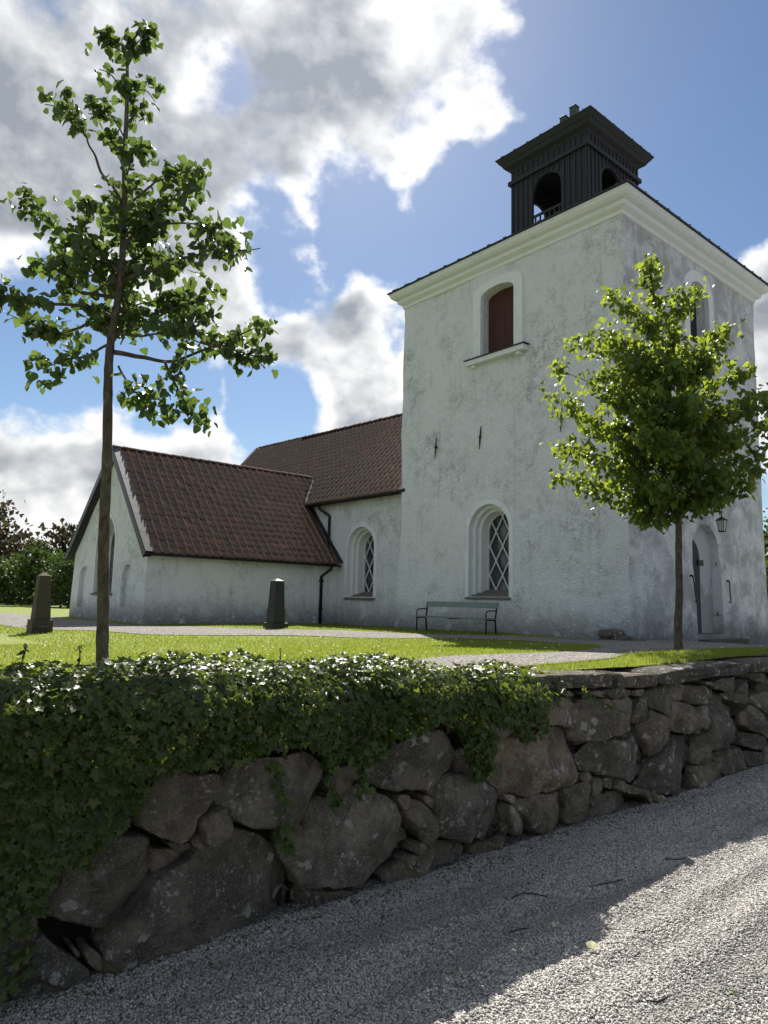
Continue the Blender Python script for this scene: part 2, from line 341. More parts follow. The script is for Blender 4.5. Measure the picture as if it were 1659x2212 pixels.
# ------------------------------------------------------------------ object helpers
def tag(o, label=None, cat=None, group=None, kind=None):
    for k, v in (('label', label), ('category', cat), ('group', group), ('kind', kind)):
        if v: o[k] = v
    return o
def thing(name, loc, label, cat, group=None):
    o = bpy.data.objects.new(name, None); o.empty_display_size = .2; COL.objects.link(o); o.location = loc
    return tag(o, label, cat, group)
def link(name, me, mat, parent=None, mw=None):
    o = bpy.data.objects.new(name, me); COL.objects.link(o)
    if mat is not None and len(me.materials) == 0: me.materials.append(MATS[mat])
    if parent is not None:
        o.parent = parent
        base = world_mat(parent)
        o.matrix_parent_inverse = base.inverted()
    if mw is not None: o.matrix_basis = mw
    return o
def world_mat(o):
    mtx = o.matrix_basis.copy()
    if o.parent is not None: mtx = world_mat(o.parent) @ o.matrix_parent_inverse @ mtx
    return mtx
class MB:
    def __init__(s): s.v = []; s.f = []
    def add(s, vs, fs):
        b = len(s.v); s.v += [tuple(x) for x in vs]; s.f += [tuple(i + b for i in f) for f in fs]; return s
    def box(s, x0, x1, y0, y1, z0, z1):
        return s.add([(x, y, z) for z in (z0, z1) for y in (y0, y1) for x in (x0, x1)],
                     [(0, 2, 3, 1), (4, 5, 7, 6), (0, 1, 5, 4), (2, 6, 7, 3), (0, 4, 6, 2), (1, 3, 7, 5)])
    def prism(s, poly, d):          # poly 3D ring, extruded by vector d
        n = len(poly); d = np.array(d)
        vs = [tuple(p_) for p_ in poly] + [tuple(np.array(p_) + d) for p_ in poly]
        return s.add(vs, [tuple(range(n))[::-1], tuple(range(n, 2 * n))] + [(i, (i + 1) % n, n + (i + 1) % n, n + i) for i in range(n)])
    def tube(s, pts, rad, seg=8, cap=True):
        pts = [Vector(p_) for p_ in pts]; rr = rad if isinstance(rad, (list, tuple)) else [rad] * len(pts)
        vs = []; up = None
        for i, q in enumerate(pts):
            d = (pts[min(i + 1, len(pts) - 1)] - pts[max(i - 1, 0)]).normalized()
            if up is None: up = Vector((0, 0, 1)) if abs(d.z) < .9 else Vector((1, 0, 0))
            a = d.cross(up).normalized(); b = a.cross(d).normalized(); up = b
            for k in range(seg):
                th = 2 * PI * k / seg; vs.append(q + (a * math.cos(th) + b * math.sin(th)) * rr[i])
        fs = [(i * seg + k, i * seg + (k + 1) % seg, (i + 1) * seg + (k + 1) % seg, (i + 1) * seg + k) for i in range(len(pts) - 1) for k in range(seg)]
        if cap: fs += [tuple(range(seg))[::-1], tuple(range((len(pts) - 1) * seg, len(pts) * seg))]
        return s.add(vs, fs)
    def mesh(s, name, fix=True):
        me = bpy.data.meshes.new(name); me.from_pydata(s.v, [], s.f); me.update()
        if fix:
            bm = bmesh.new(); bm.from_mesh(me); bmesh.ops.recalc_face_normals(bm, faces=bm.faces); bm.to_mesh(me); bm.free()
        return me
    def build(s, name, mat, parent=None, smooth=False, bevel=0., kind=None, label=None):
        me = s.mesh(name)
        if bevel:
            bm = bmesh.new(); bm.from_mesh(me)
            bmesh.ops.bevel(bm, geom=[e for e in bm.edges if len(e.link_faces) == 2 and e.calc_face_angle(0) > .5], offset=bevel, segments=2, affect='EDGES', profile=.5)
            bm.to_mesh(me); bm.free()
        if smooth: me.polygons.foreach_set('use_smooth', [True] * len(me.polygons))
        o = link(name, me, mat, parent)
        if kind: o['kind'] = kind
        if label: o['label'] = label
        return o
def np_mesh(name, V, Fc):          # V (n,3), Fc (m,k) same sized faces
    me = bpy.data.meshes.new(name); V = np.asarray(V, np.float32); Fc = np.asarray(Fc, np.int32)
    k = Fc.shape[1]
    me.vertices.add(len(V)); me.vertices.foreach_set('co', V.ravel())
    me.loops.add(Fc.size); me.loops.foreach_set('vertex_index', Fc.ravel())
    me.polygons.add(len(Fc)); me.polygons.foreach_set('loop_start', np.arange(0, Fc.size, k, dtype=np.int32))
    me.update(calc_edges=True); return me
def boolean(o, cutters):
    for c in cutters:
        md = o.modifiers.new('cut', 'BOOLEAN'); md.operation = 'DIFFERENCE'; md.solver = 'EXACT'; md.object = c
    dg = bpy.context.evaluated_depsgraph_get(); dg.update()
    me = bpy.data.meshes.new_from_object(o.evaluated_get(dg)); o.modifiers.clear(); o.data = me
    for c in cutters: bpy.data.objects.remove(c)
def scatter(base_v, base_f, pos_, rot, scl):   # copies of one small mesh baked into arrays
    n = len(pos_); k = len(base_v)
    V = np.einsum('nij,kj->nki', rot, base_v) * scl[:, None, None] + pos_[:, None, :]
    Fc = (np.asarray(base_f)[None] + (np.arange(n) * k)[:, None, None]).reshape(-1, len(base_f[0]))
    return V.reshape(-1, 3), Fc
def basis_from(nrm, spin):
    nrm = nrm / np.linalg.norm(nrm, axis=1, keepdims=True)
    ref = np.where(np.abs(nrm[:, 2:3]) < .9, np.array([[0, 0, 1.]]), np.array([[1., 0, 0]]))
    a = np.cross(ref, nrm); a /= np.linalg.norm(a, axis=1, keepdims=True); b = np.cross(nrm, a)
    c, s_ = np.cos(spin)[:, None], np.sin(spin)[:, None]
    return np.stack([a * c + b * s_, -a * s_ + b * c, nrm], axis=2)
def sst(a, b, x):
    t_ = np.clip((x - a) / (b - a), 0, 1); return t_ * t_ * (3 - 2 * t_)
def gz(x, y):                       # churchyard ground level
    return (-.05 + .05 * sst(-12, -2, x) + (.17 * sst(-1.5, 4.0, x) + .11 * sst(3.9, 5.3, x)) * sst(3, -5, y) - .22 * sst(0, 8, y) * sst(-3, 1, x)
            + .012 * np.sin(x * 1.3 + y * .7) + .010 * np.sin(y * 1.9 - x * .5))
ROAD_Z = -.78
def ground_at(px, py):
    d = raydir(px, py); t_ = 2.0
    while t_ < 150:
        q = CAM + d * t_
        if q[2] < gz(q[0], q[1]): return q
        t_ += .01
    return q
def inpoly(x, y, poly):
    x = np.asarray(x); y = np.asarray(y); r = np.zeros(x.shape, bool); n = len(poly); j = n - 1
    for i in range(n):
        xi, yi = poly[i]; xj, yj = poly[j]
        c = ((yi > y) != (yj > y)) & (x < (xj - xi) * (y - yi) / (yj - yi + 1e-12) + xi); r ^= c; j = i
    return r

# ------------------------------------------------------------------ ground
def grid_sheet(xs, ys, zf):
    X, Y = np.meshgrid(xs, ys); Z = zf(X, Y); nx = len(xs)
    V = np.stack([X, Y, Z], -1).reshape(-1, 3)
    i, j = np.meshgrid(np.arange(len(xs) - 1), np.arange(len(ys) - 1)); a = (j * nx + i).ravel()
    return V, np.stack([a, a + 1, a + nx + 1, a + nx], 1)
xs = np.concatenate([[-60, -40, -30], np.arange(-25, 5.71, .35), [5.72]]); ys = np.concatenate([[-45, -35], np.arange(-26, 12, .4), [16, 25, 40]])
V, Fc = grid_sheet(xs, ys, gz); me = np_mesh('lawn', V, Fc); me.polygons.foreach_set('use_smooth', [True] * len(me.polygons))
tag(link('lawn', me, 'lawn'), 'mown sunlit green lawn around the white church', 'lawn', kind='structure')
MB().add([(-900, -900, -1.0), (900, -900, -1.0), (900, 900, -1.0), (-900, 900, -1.0)], [(0, 1, 2, 3)]).build('ground', 'soil', kind='structure')
def roadz(X, Y): return ROAD_Z + .007 * np.sin(X * 24 + 1.5 * np.sin(Y * 1.7)) * sst(6.3, 7.0, X) + .012 * np.sin(X * 5.2 + .6 * np.sin(Y * .8)) + .008 * np.sin(Y * 2.1 + X)
V, Fc = grid_sheet(np.concatenate([np.arange(5.6, 10, .06), np.arange(10, 14.1, .3), [16, 20, 26, 34]]), np.concatenate([[-60, -45], np.arange(-30, 14, .2), [25, 40]]), roadz); me = np_mesh('gravel_road', V, Fc); me.polygons.foreach_set('use_smooth', [True] * len(me.polygons))
tag(link('gravel_road', me, 'gravel_base'), 'grey gravel road at the foot of the stone wall', 'road', kind='structure')

# gravel path in the churchyard (outline in plan)
ZC = src(1500, 1400, 3024); ZG = src(200, 1550, 1700); ZF = src(0, 2100, 700); ZA = src(1200, 1900, 2100)
low = [ground_at(*q)[:2] for q in (ZF(480, 905), ZF(900, 912), ZG(400, 1050), ZG(800, 1055), ZG(1200, 1060), ZG(1650, 1066), ZC(600, 1224), ZC(900, 1240), ZC(945, 1256), ZC(850, 1268), ZC(690, 1277), ZC(500, 1284), ZC(300, 1291), ZC(100, 1311))]
right = [ground_at(*q)[:2] for q in (ZC(440, 1338), ZC(600, 1340), ZC(760, 1325), ZC(1000, 1300), ZC(1150, 1272), ZC(1240, 1265), ZC(1300, 1266))]
PATH = [tuple(q) for q in low] + [(low[-1][0] - .1, -13.2), (right[0][0] - .1, -13.2)] + [tuple(q) for q in right] + \
       [(4.6, -4.5), (4.4, -1.), (4.2, 4), (4.0, 12), (.02, 12), (.02, -.02), (-2.0, -.9), (-2.6, -1.9), (-4.2, -2.7), (-7.0, -4.6), (-9.3, -5.9), (-11.6, -7.3), (-12.4, -7.6), (-20, -7.6), (-30, -8.2), (-30, -11.2), (-12.3, -10.9)]
bm = bmesh.new(); bm.faces.new([bm.verts.new((x, y, 0)) for x, y in PATH])
for ax, lo, hi in ((0, -30, 6), (1, -14, 12)):
    for k in np.arange(lo, hi, .35):
        co = [0, 0, 0]; co[ax] = k; nn = [0, 0, 0]; nn[ax] = 1
        bmesh.ops.bisect_plane(bm, geom=bm.verts[:] + bm.edges[:] + bm.faces[:], plane_co=co, plane_no=nn)
bmesh.ops.triangulate(bm, faces=bm.faces[:])
for v in bm.verts: v.co.z = float(gz(v.co.x, v.co.y)) + .014
bmesh.ops.recalc_face_normals(bm, faces=bm.faces)
me = bpy.data.meshes.new('gravel_path'); bm.to_mesh(me); bm.free()
if me.polygons[0].normal.z < 0: me.flip_normals()
tag(link('gravel_path', me, 'path_gravel'), 'pale gravel path winding across the lawn to the church door', 'path', kind='structure')

# ------------------------------------------------------------------ church
church = thing('church', (0, 0, 0), 'white plastered church with square tower, tiled roofs and dark wooden belfry', 'church')
TW, TD, TH = 8.213, 7.915, 10.9

def arch(hw, z0, zs, rise=None, n=14, c=0.):     # (u, v) outline from bottom left over the arch to bottom right
    rise = hw if rise is None else rise
    return [(c - hw, z0)] + [(c - hw * math.cos(PI * k / n), zs + rise * math.sin(PI * k / n)) for k in range(n + 1)] + [(c + hw, z0)]
def cutter(poly3, d): return link('cutter', MB().prism(poly3, d).mesh('cutter'), None)
def A3(poly, y): return [(u, y, v) for u, v in poly]
def B3(poly, x): return [(x, u, v) for u, v in poly]

def rough_box(x0, x1, y0, y1, z0, z1, cell, amp, batter=0., top=None):
    bm = bmesh.new(); bmesh.ops.create_cube(bm, size=1)
    for v in bm.verts: v.co = Vector((x0 if v.co.x < 0 else x1, y0 if v.co.y < 0 else y1, z0 if v.co.z < 0 else z1))
    for ax, lo, hi in ((0, x0, x1), (1, y0, y1), (2, z0, z1)):
        for k in np.linspace(lo, hi, max(2, int((hi - lo) / cell) + 1))[1:-1]:
            co = [0, 0, 0]; co[ax] = k; nn = [0, 0, 0]; nn[ax] = 1
            bmesh.ops.bisect_plane(bm, geom=bm.verts[:] + bm.edges[:] + bm.faces[:], plane_co=co, plane_no=nn)
    cx_, cy_ = (x0 + x1) / 2, (y0 + y1) / 2
    bm.normal_update()
    for v in bm.verts:
        q = v.co.copy(); d = Vector((noise.noise(q * .55), noise.noise(q * .55 + Vector((9, 3, 1))), 0)) * amp
        d += Vector((noise.noise(q * 2.3 + Vector((4, 0, 0))), noise.noise(q * 2.3 + Vector((0, 7, 0))), 0)) * amp * .45
        bt = batter * max(0., 1 - (q.z + .3) / 3.2) ** 1.6
        d.x += bt * (1 if q.x > cx_ else -1) * (abs(q.x - cx_) / (abs(x1 - x0) / 2)) ** 6
        d.y += bt * (1 if q.y > cy_ else -1) * (abs(q.y - cy_) / (abs(y1 - y0) / 2)) ** 6
        v.co += d
        if top: v.co.z = top(v.co)
    # soften the vertical edges as hand-laid plaster
    me = bpy.data.meshes.new('wall'); bm.to_mesh(me); bm.free(); return me

WC = -4.40                       # lower window of the tower
me = rough_box(-TW, 0, 0, TD, -.8, TH, .2, .05, .10)
tower = link('tower_wall', me, 'plaster', church)
UW = -4.09
cuts = [cutter(A3(arch(.82, 1.0, 2.92, n=18, c=WC), -.6), (0, 1.35, 0)),
        cutter(A3(arch(.66, 8.12, 9.97, .24, c=UW), -.6), (0, 1.0, 0)),
        cutter(B3(arch(.62, 8.2, 9.6, .6, c=4.0), .6), (-1.0, 0, 0)),
        cutter(B3(arch(.78, .12, 2.36, .77, n=18, c=3.99), .6), (-.83, 0, 0))]
boolean(tower, cuts); tower.data.materials.clear(); tower.data.materials.append(MATS['plaster'])

NY = .45                          # nave wall
nave = link('nave_wall', rough_box(-25, -8.0, NY, 7.4, -.8, 4.55, .35, .03), 'plaster', church)
NWC = -10.82
boolean(nave, [cutter(A3(arch(.78, .95, 2.72, n=18, c=NWC), -.4), (0, 1.6, 0))]); nave.data.materials.clear(); nave.data.materials.append(MATS['plaster'])

# stepped window surround, sill, lattice
def sweep(name, c, z0, zs, prof, mat, y=0., hw=.76):
    n = 22; mb = MB(); rows = []
    for off, dep in prof:
        a = arch(hw + off, z0, zs, n=n, c=c); rows.append([(u, y + dep, v) for u, v in a])
    k = len(rows[0])
    vs = [q for r_ in rows for q in r_]
    fs = [(i * k + j, i * k + j + 1, (i + 1) * k + j + 1, (i + 1) * k + j) for i in range(len(rows) - 1) for j in range(k - 1)]
    mb.add(vs, fs); return mb.build(name, mat, church)
def clip_poly(poly, conv):
    out = poly; n = len(conv)
    for i in range(n):
        a, b = conv[i], conv[(i + 1) % n]; inp = out; out = []
        if not inp: return []
        sd = lambda q: (b[0] - a[0]) * (q[1] - a[1]) - (b[1] - a[1]) * (q[0] - a[0])
        for j in range(len(inp)):
            q, r_ = inp[j], inp[(j + 1) % len(inp)]; s1, s2 = sd(q), sd(r_)
            if s1 <= 0: out.append(q)
            if (s1 < 0 < s2) or (s2 < 0 < s1):
                t_ = s1 / (s1 - s2); out.append((q[0] + (r_[0] - q[0]) * t_, q[1] + (r_[1] - q[1]) * t_))
    return out
def lattice_window(c, y, z0, zs, label):
    sweep('window_surround', c, z0 + .02, zs, [(.15, .03), (.14, -.03), (0, -.035), (0, .17), (-.09, .175), (-.09, .33), (-.17, .335), (-.20, .64)], 'trim', y)
    s_ = MB().add([(c - .85, y - .09, z0 - .06), (c + .85, y - .09, z0 - .06), (c + .85, y - .09, z0 - .01), (c - .85, y - .09, z0 - .01),
                   (c - .58, y + .62, z0 + .24), (c + .58, y + .62, z0 + .24), (c - .58, y + .62, z0 + .0), (c + .58, y + .62, z0 + .0)],
                  [(0, 1, 2, 3), (3, 2, 5, 4), (0, 3, 4, 6), (1, 7, 5, 2), (0, 6, 7, 1), (6, 4, 5, 7)])
    s_.build('window_sill', 'sill_stone', church)
    hw = .56; zb = z0 + .22; A = arch(hw, zb, zs, n=18, c=c); yg = y + .60
    win = MB().prism([(u, yg + .12, v) for u, v in A], (0, .02, 0)).build('window', 'wall_core', church)
    if label: win['label'] = label
    dw_, dh = .50, .86          # white lattice: half diamonds
    k = dh / dw_
    def bar(x0, z_0, sgn, wdt, name, mat, yy, th):
        L = 8.; dx = 1 / math.hypot(1, k); dz = sgn * k * dx; nx, nz = -dz, dx
        q = [(x0 - dx * L + nx * wdt, z_0 - dz * L + nz * wdt), (x0 + dx * L + nx * wdt, z_0 + dz * L + nz * wdt), (x0 + dx * L - nx * wdt, z_0 + dz * L - nz * wdt), (x0 - dx * L - nx * wdt, z_0 - dz * L - nz * wdt)]
        cp = clip_poly(q, A)
        if len(cp) >= 3: MB().prism([(u, yy, v) for u, v in cp], (0, th, 0)).build(name, mat, win)
    for i in range(-6, 8):
        bar(c, zb - .43 + i * dh, 1, .016, 'lattice_bar', 'white_paint', yg, .035)
        bar(c, zb - .43 + i * dh, -1, .016, 'lattice_bar', 'white_paint', yg + .003, .035)
    # panes between the bars (small diamonds in lead)
    pw, ph = dw_ / 2, dh / 2
    for i in range(-8, 9):
        for j in range(-2, 16):
            if (i + j) % 2: continue
            u0 = c + i * pw / 2; v0 = zb - .43 + j * ph / 2
            e = .012
            cp = clip_poly([(u0, v0 - ph / 2 + e), (u0 - pw / 2 + e * .7, v0), (u0, v0 + ph / 2 - e), (u0 + pw / 2 - e * .7, v0)], A)
            if len(cp) >= 3:
                tl = random.uniform(-.012, .012); tm = random.uniform(-.016, .016)
                o = MB().prism([(u, yg + .065 + tl * (u - u0) / pw + tm * (v - v0) / ph, v) for u, v in cp], (0, .006, 0)).build('pane', 'window_glass', win)
    fr = [(.0, -.01), (.0, .05), (-.035, .05), (-.035, -.01)]
    mb = MB(); rows = []
    for off, dep in fr + fr[:1]: rows.append([(u, yg + dep, v) for u, v in arch(hw + off, zb - .03 - off * 0, zs, n=18, c=c)])
    kk = len(rows[0]); mb.add([q for r_ in rows for q in r_], [(i * kk + j, i * kk + j + 1, (i + 1) * kk + j + 1, (i + 1) * kk + j) for i in range(4) for j in range(kk - 1)])
    mb.box(c - hw, c + hw, yg - .01, yg + .05, zb - .03, zb + .012)
    mb.build('frame', 'white_paint', win)
lattice_window(WC, 0, .98, 2.90, None)
lattice_window(NWC, NY, .90, 2.70, None)

# shuttered bell window, tower north face
def ring_trim(name, outer, inner, f3, dvec, mat):
    mb = MB(); n = len(outer); vs = [f3(q) for q in outer] + [f3(q) for q in inner]
    d = np.array(dvec); vs += [tuple(np.array(q) + d) for q in vs]
    fs = []
    for i in range(n - 1):
        fs += [(i, i + 1, n + i + 1, n + i), (2 * n + i, 3 * n + i, 3 * n + i + 1, 2 * n + i + 1), (i, 2 * n + i, 2 * n + i + 1, i + 1), (n + i, n + i + 1, 3 * n + i + 1, 3 * n + i)]
    fs += [(0, n, 3 * n, 2 * n), (n - 1, 3 * n - 1, 4 * n - 1, 2 * n - 1)]
    return mb.add(vs, fs).build(name, mat, church)
def seg_outer(hw, z0, zs, rise, n=14, c=0.): return arch(hw, z0, zs, rise, n, c)
ring_trim('window_surround', [(q[0], q[1]) for q in arch(.94, 8.12, 10.2, .28, c=UW)], arch(.635, 8.12, 9.97, .24, c=UW), lambda q: (q[0], -.055, q[1]), (0, .14, 0), 'trim')
sh = MB().prism(A3(arch(.66, 8.1, 9.97, .24, c=UW), .36), (0, .03, 0)).build('window_shutter', 'tarred_wood', church, label='dark red boarded shutter')
for k in range(6):
    u0 = UW - .64 + k * 1.28 / 6; cp = clip_poly([(u0 + .004, 7.9), (u0 + .004, 10.6), (u0 + 1.28 / 6 - .004, 10.6), (u0 + 1.28 / 6 - .004, 7.9)], arch(.65, 8.1, 9.97, .24, c=UW))
    if len(cp) < 3: cp = clip_poly([(u0 + .004, 7.9), (u0 + 1.28 / 6 - .004, 7.9), (u0 + 1.28 / 6 - .004, 10.6), (u0 + .004, 10.6)], arch(.65, 8.1, 9.97, .24, c=UW))
    MB().prism([(u, .325 + .006 * (k % 2), v) for u, v in cp], (0, .03, 0)).build('plank', 'shutter_wood', sh, bevel=.003)
sill = MB().box(-5.2, -3.0, -.20, .05, 7.93, 8.08).build('window_sill', 'trim', church, bevel=.01)
MB().box(-5.24, -2.93, -.25, .30, 8.085, 8.10).build('sill_flashing', 'slate_metal', sill)
for u in (-4.95, -3.25): MB().box(u - .07, u + .07, -.14, .03, 7.84, 7.925).build('sill_bracket', 'trim', sill, bevel=.008)
# same on the west face
ring_trim('window_surround', arch(.90, 8.2, 9.78, .72, c=4.0), arch(.60, 8.2, 9.6, .58, c=4.0), lambda q: (.055, q[0], q[1]), (-.14, 0, 0), 'trim')
sh = MB().prism(B3(arch(.61, 8.2, 9.6, .59, c=4.0), -.36), (-.03, 0, 0)).build('window_shutter', 'tarred_wood', church)
for k in range(6):
    u0 = 4.0 - .6 + k * .2; P4 = [(u0 + .004, 7.9), (u0 + .004, 10.6), (u0 + .196, 10.6), (u0 + .196, 7.9)]
    cp = clip_poly(P4, arch(.6, 8.2, 9.6, .58, c=4.0))
    if len(cp) >= 3: MB().prism([(-.325 - .006 * (k % 2), u, v) for u, v in cp], (-.03, 0, 0)).build('plank', 'tarred_wood', sh)
sill = MB().box(-.05, .20, 2.95, 5.05, 8.0, 8.16).build('window_sill', 'trim', church, bevel=.01)
MB().box(-.3, .25, 2.9, 5.1, 8.165, 8.18).build('sill_flashing', 'slate_metal', sill)

# door niche
dn = MB().prism(B3(arch(.785, .13, 2.36, .775, n=18, c=3.99), -.215), (-.03, 0, 0)).build('door_niche', 'niche_paint', church)
door = MB().prism([(-.20, 3.22, .14), (-.20, 3.93, .14), (-.20, 3.93, 2.22), (-.20, 3.88, 2.40), (-.20, 3.78, 2.55), (-.20, 3.62, 2.68), (-.20, 3.22, 2.76)], (.04, 0, 0)).build('door', 'tarred_wood', church, bevel=.004)
MB().box(-.158, -.12, 3.78, 4.08, 1.98, 2.14).build('door_strap', 'black_iron', door, bevel=.004)
for z_ in (.62, 2.02):
    MB().tube([(-.06, 4.775, z_), (-.06, 4.70, z_), (-.06, 4.69, z_ + .10)], .014, 6).build('hinge_pin', 'black_iron', church)
st = MB().box(-.21, .02, 3.24, 4.75, -.16, .13)
st.build('door_threshold', 'step_stone', church, bevel=.015)
MB().box(.0, .42, 3.15, 5.55, -.5, -.01).build('door_step', 'step_stone', church, bevel=.025)
for pts in ([(.10, 2.98, 1.66), (.12, 3.0, 1.45), (.12, 3.06, 1.15), (.11, 3.12, .98)], [(.11, 5.12, 1.60), (.11, 5.14, 1.3), (.11, 5.18, .99)]):
    hr = MB().tube(pts, .017, 6); hr.tube([(0, pts[0][1], pts[0][2]), (.10, pts[0][1], pts[0][2])], .03, 6); hr.tube([(0, pts[-1][1], pts[-1][2]), (.11, pts[-1][1], pts[-1][2])], .015, 6)
    hr.build('handrail', 'black_iron', church)
# iron wall anchors
for u, zt, zb in ((-6.58, 6.0, 5.28), (-4.72, 6.02, 5.32), (-1.86, 6.04, 5.36)):
    a = MB().tube([(u + .035, -.045, zt), (u, -.045, (zt + zb) / 2 + .03), (u - .03, -.045, zb)], [.010, .030, .010], 6)
    a.box(u - .028, u + .028, -.075, .02, (zt + zb) / 2 - .0, (zt + zb) / 2 + .05); a.build('wall_anchor', 'black_iron', church)
MB().tube([(-3.83, -.03, 1.0), (-3.80, -.03, .4), (-3.79, -.05, -.1)], .022, 6).build('cable_pipe', 'trim', church)
# footing stones at the corner
def boulder(name, c, r, mat, parent, seed, squash=(1, 1, .6)):
    bm = bmesh.new(); bmesh.ops.create_icosphere(bm, subdivisions=3, radius=1)
    for v in bm.verts:
        q = v.co.copy(); s_ = max(abs(q.x), abs(q.y), abs(q.z)) ** .6
        k = (1 / s_) * .9 + .22 * noise.noise(q * 1.3 + Vector((seed, 0, 0))) + .08 * noise.noise(q * 4 + Vector((0, seed, 0)))
        v.co = Vector((q.x * squash[0], q.y * squash[1], q.z * squash[2])) * k * r + Vector(c)
    me = bpy.data.meshes.new(name); bm.to_mesh(me); bm.free(); me.polygons.foreach_set('use_smooth', [True] * len(me.polygons))
    return link(name, me, mat, parent)
boulder('footing_stone', (-.42, -.10, .16), .27, 'coping_rock', church, 3, (1.35, .7, .42))
boulder('footing_stone', (-.10, -.12, .02), .22, 'coping_rock', church, 5, (1.2, .9, .5))
boulder('footing_stone', (.18, -.02, -.05), .24, 'coping_rock', church, 8, (1.0, 1.2, .5))
boulder('footing_stone', (-.55, -.10, .0), .17, 'coping_rock', church, 9, (1.2, .8, .6))
boulder('footing_stone', (.14, .42, -.08), .2, 'coping_rock', church, 11, (.9, 1.2, .5))

# cornice: moulded profile swept round the tower
prof = [(-.02, 10.72), (.045, 10.74), (.05, 10.83), (.09, 10.86), (.16, 10.90), (.185, 10.93), (.19, 11.02), (.23, 11.03), (.30, 11.06), (.36, 11.12), (.385, 11.19), (.40, 11.21), (.40, 11.255), (-.1, 11.262)]
mb = MB(); vs = []
for o_, z_ in prof: vs += [(o_, -o_, z_), (o_, TD + o_, z_), (-TW - o_, TD + o_, z_), (-TW - o_, -o_, z_)]
mb.add(vs, [(i * 4 + j, i * 4 + (j + 1) % 4, (i + 1) * 4 + (j + 1) % 4, (i + 1) * 4 + j) for i in range(len(prof) - 1) for j in range(4)])
mb.build('cornice', 'trim', church)
# tower roof: low hipped sheet roof with ribs, belfry on top
BX, BY, BH = -3.86, 3.63, 1.465
e = .45; ez = 11.265; tz = 12.5
ring = [(e, -e), (e, TD + e), (-TW - e, TD + e), (-TW - e, -e)]; top = [(BX + BH, BY - BH), (BX + BH, BY + BH), (BX - BH, BY + BH), (BX - BH, BY - BH)]
mb = MB().add([(x, y, ez) for x, y in ring] + [(x, y, ez + .035) for x, y in ring] + [(x, y, tz) for x, y in top],
              [(3, 2, 1, 0)] + [(i, (i + 1) % 4, 4 + (i + 1) % 4, 4 + i) for i in range(4)] + [(4 + i, 4 + (i + 1) % 4, 8 + (i + 1) % 4, 8 + i) for i in range(4)] + [(8, 9, 10, 11)])
roof = mb.build('tower_roof', 'slate_metal', church)
for i in range(4):
    a0, a1, b0, b1 = [np.array(q) for q in ((*ring[i], ez + .035), (*ring[(i + 1) % 4], ez + .035), (*top[i], tz), (*top[(i + 1) % 4], tz))]
    for k in range(15):
        f = (k + .5) / 15; q0 = a0 + (a1 - a0) * f; g_ = min(max((f - .5) * 2.6 + .5, 0), 1); q1 = b0 + (b1 - b0) * g_
        n_ = np.array([0, 0, .035]); w_ = (a1 - a0) / np.linalg.norm(a1 - a0) * .018
        MB().prism([q0 - w_, q0 + w_, q0 + w_ + n_, q0 - w_ + n_], q1 - q0).build('roof_seam', 'slate_metal', roof)

# belfry (dark tarred boards) -------------------------------------------------
bel = link('belfry', MB().box(-.5, .5, -.5, .5, 0, 1).mesh('tmp'), 'tarred_wood', church)
mb = MB(); T = .10; zb_, zt_ = 12.0, 15.40
OPC, OPHW, OPZ, OPS = .0, .565, 12.55, 14.08
body = MB().box(BX - BH, BX + BH, BY - BH, BY + BH, zb_, zt_).mesh('belfry'); bel.data = body; body.materials.append(MATS['tarred_wood'])
inner = link('cutter', MB().box(BX - BH + T, BX + BH - T, BY - BH + T, BY + BH - T, zb_ - .2, zt_ - .1).mesh('c'), None)
cA = link('cutter', MB().prism([(u, BY - 3, v) for u, v in arch(OPHW, OPZ, OPS, .58, c=BX - .06)], (0, 6, 0)).mesh('c'), None)
cB = link('cutter', MB().prism([(BX - 3, u, v) for u, v in arch(OPHW, OPZ, OPS, .58, c=BY - .12)], (6, 0, 0)).mesh('c'), None)
boolean(bel, [inner, cA, cB]); bel.data.materials.clear(); bel.data.materials.append(MATS['tarred_wood'])
nb = 15
for face in range(4):
    for k in range(nb):
        u = -BH + .03 + (2 * BH - .06) * k / (nb - 1); cc = (-.06, -.12)[face % 2]
        z0_ = zb_ + .3
        if abs(u - cc) < OPHW + .04:
            du = abs(u - cc); z0_ = OPS + .58 * math.sqrt(max(0, 1 - (du / (OPHW + .05)) ** 2)) + .06
        if face == 0: bx_ = (BX + u - .028, BX + u + .028, BY - BH - .035, BY - BH + .002)
        elif face == 1: bx_ = (BX + BH - .002, BX + BH + .035, BY + u - .028, BY + u + .028)
        elif face == 2: bx_ = (BX + u - .028, BX + u + .028, BY + BH - .002, BY + BH + .035)
        else: bx_ = (BX - BH - .035, BX - BH + .002, BY + u - .028, BY + u + .028)
        MB().box(*bx_, z0_, 15.33).build('batten', 'tarred_wood', bel)
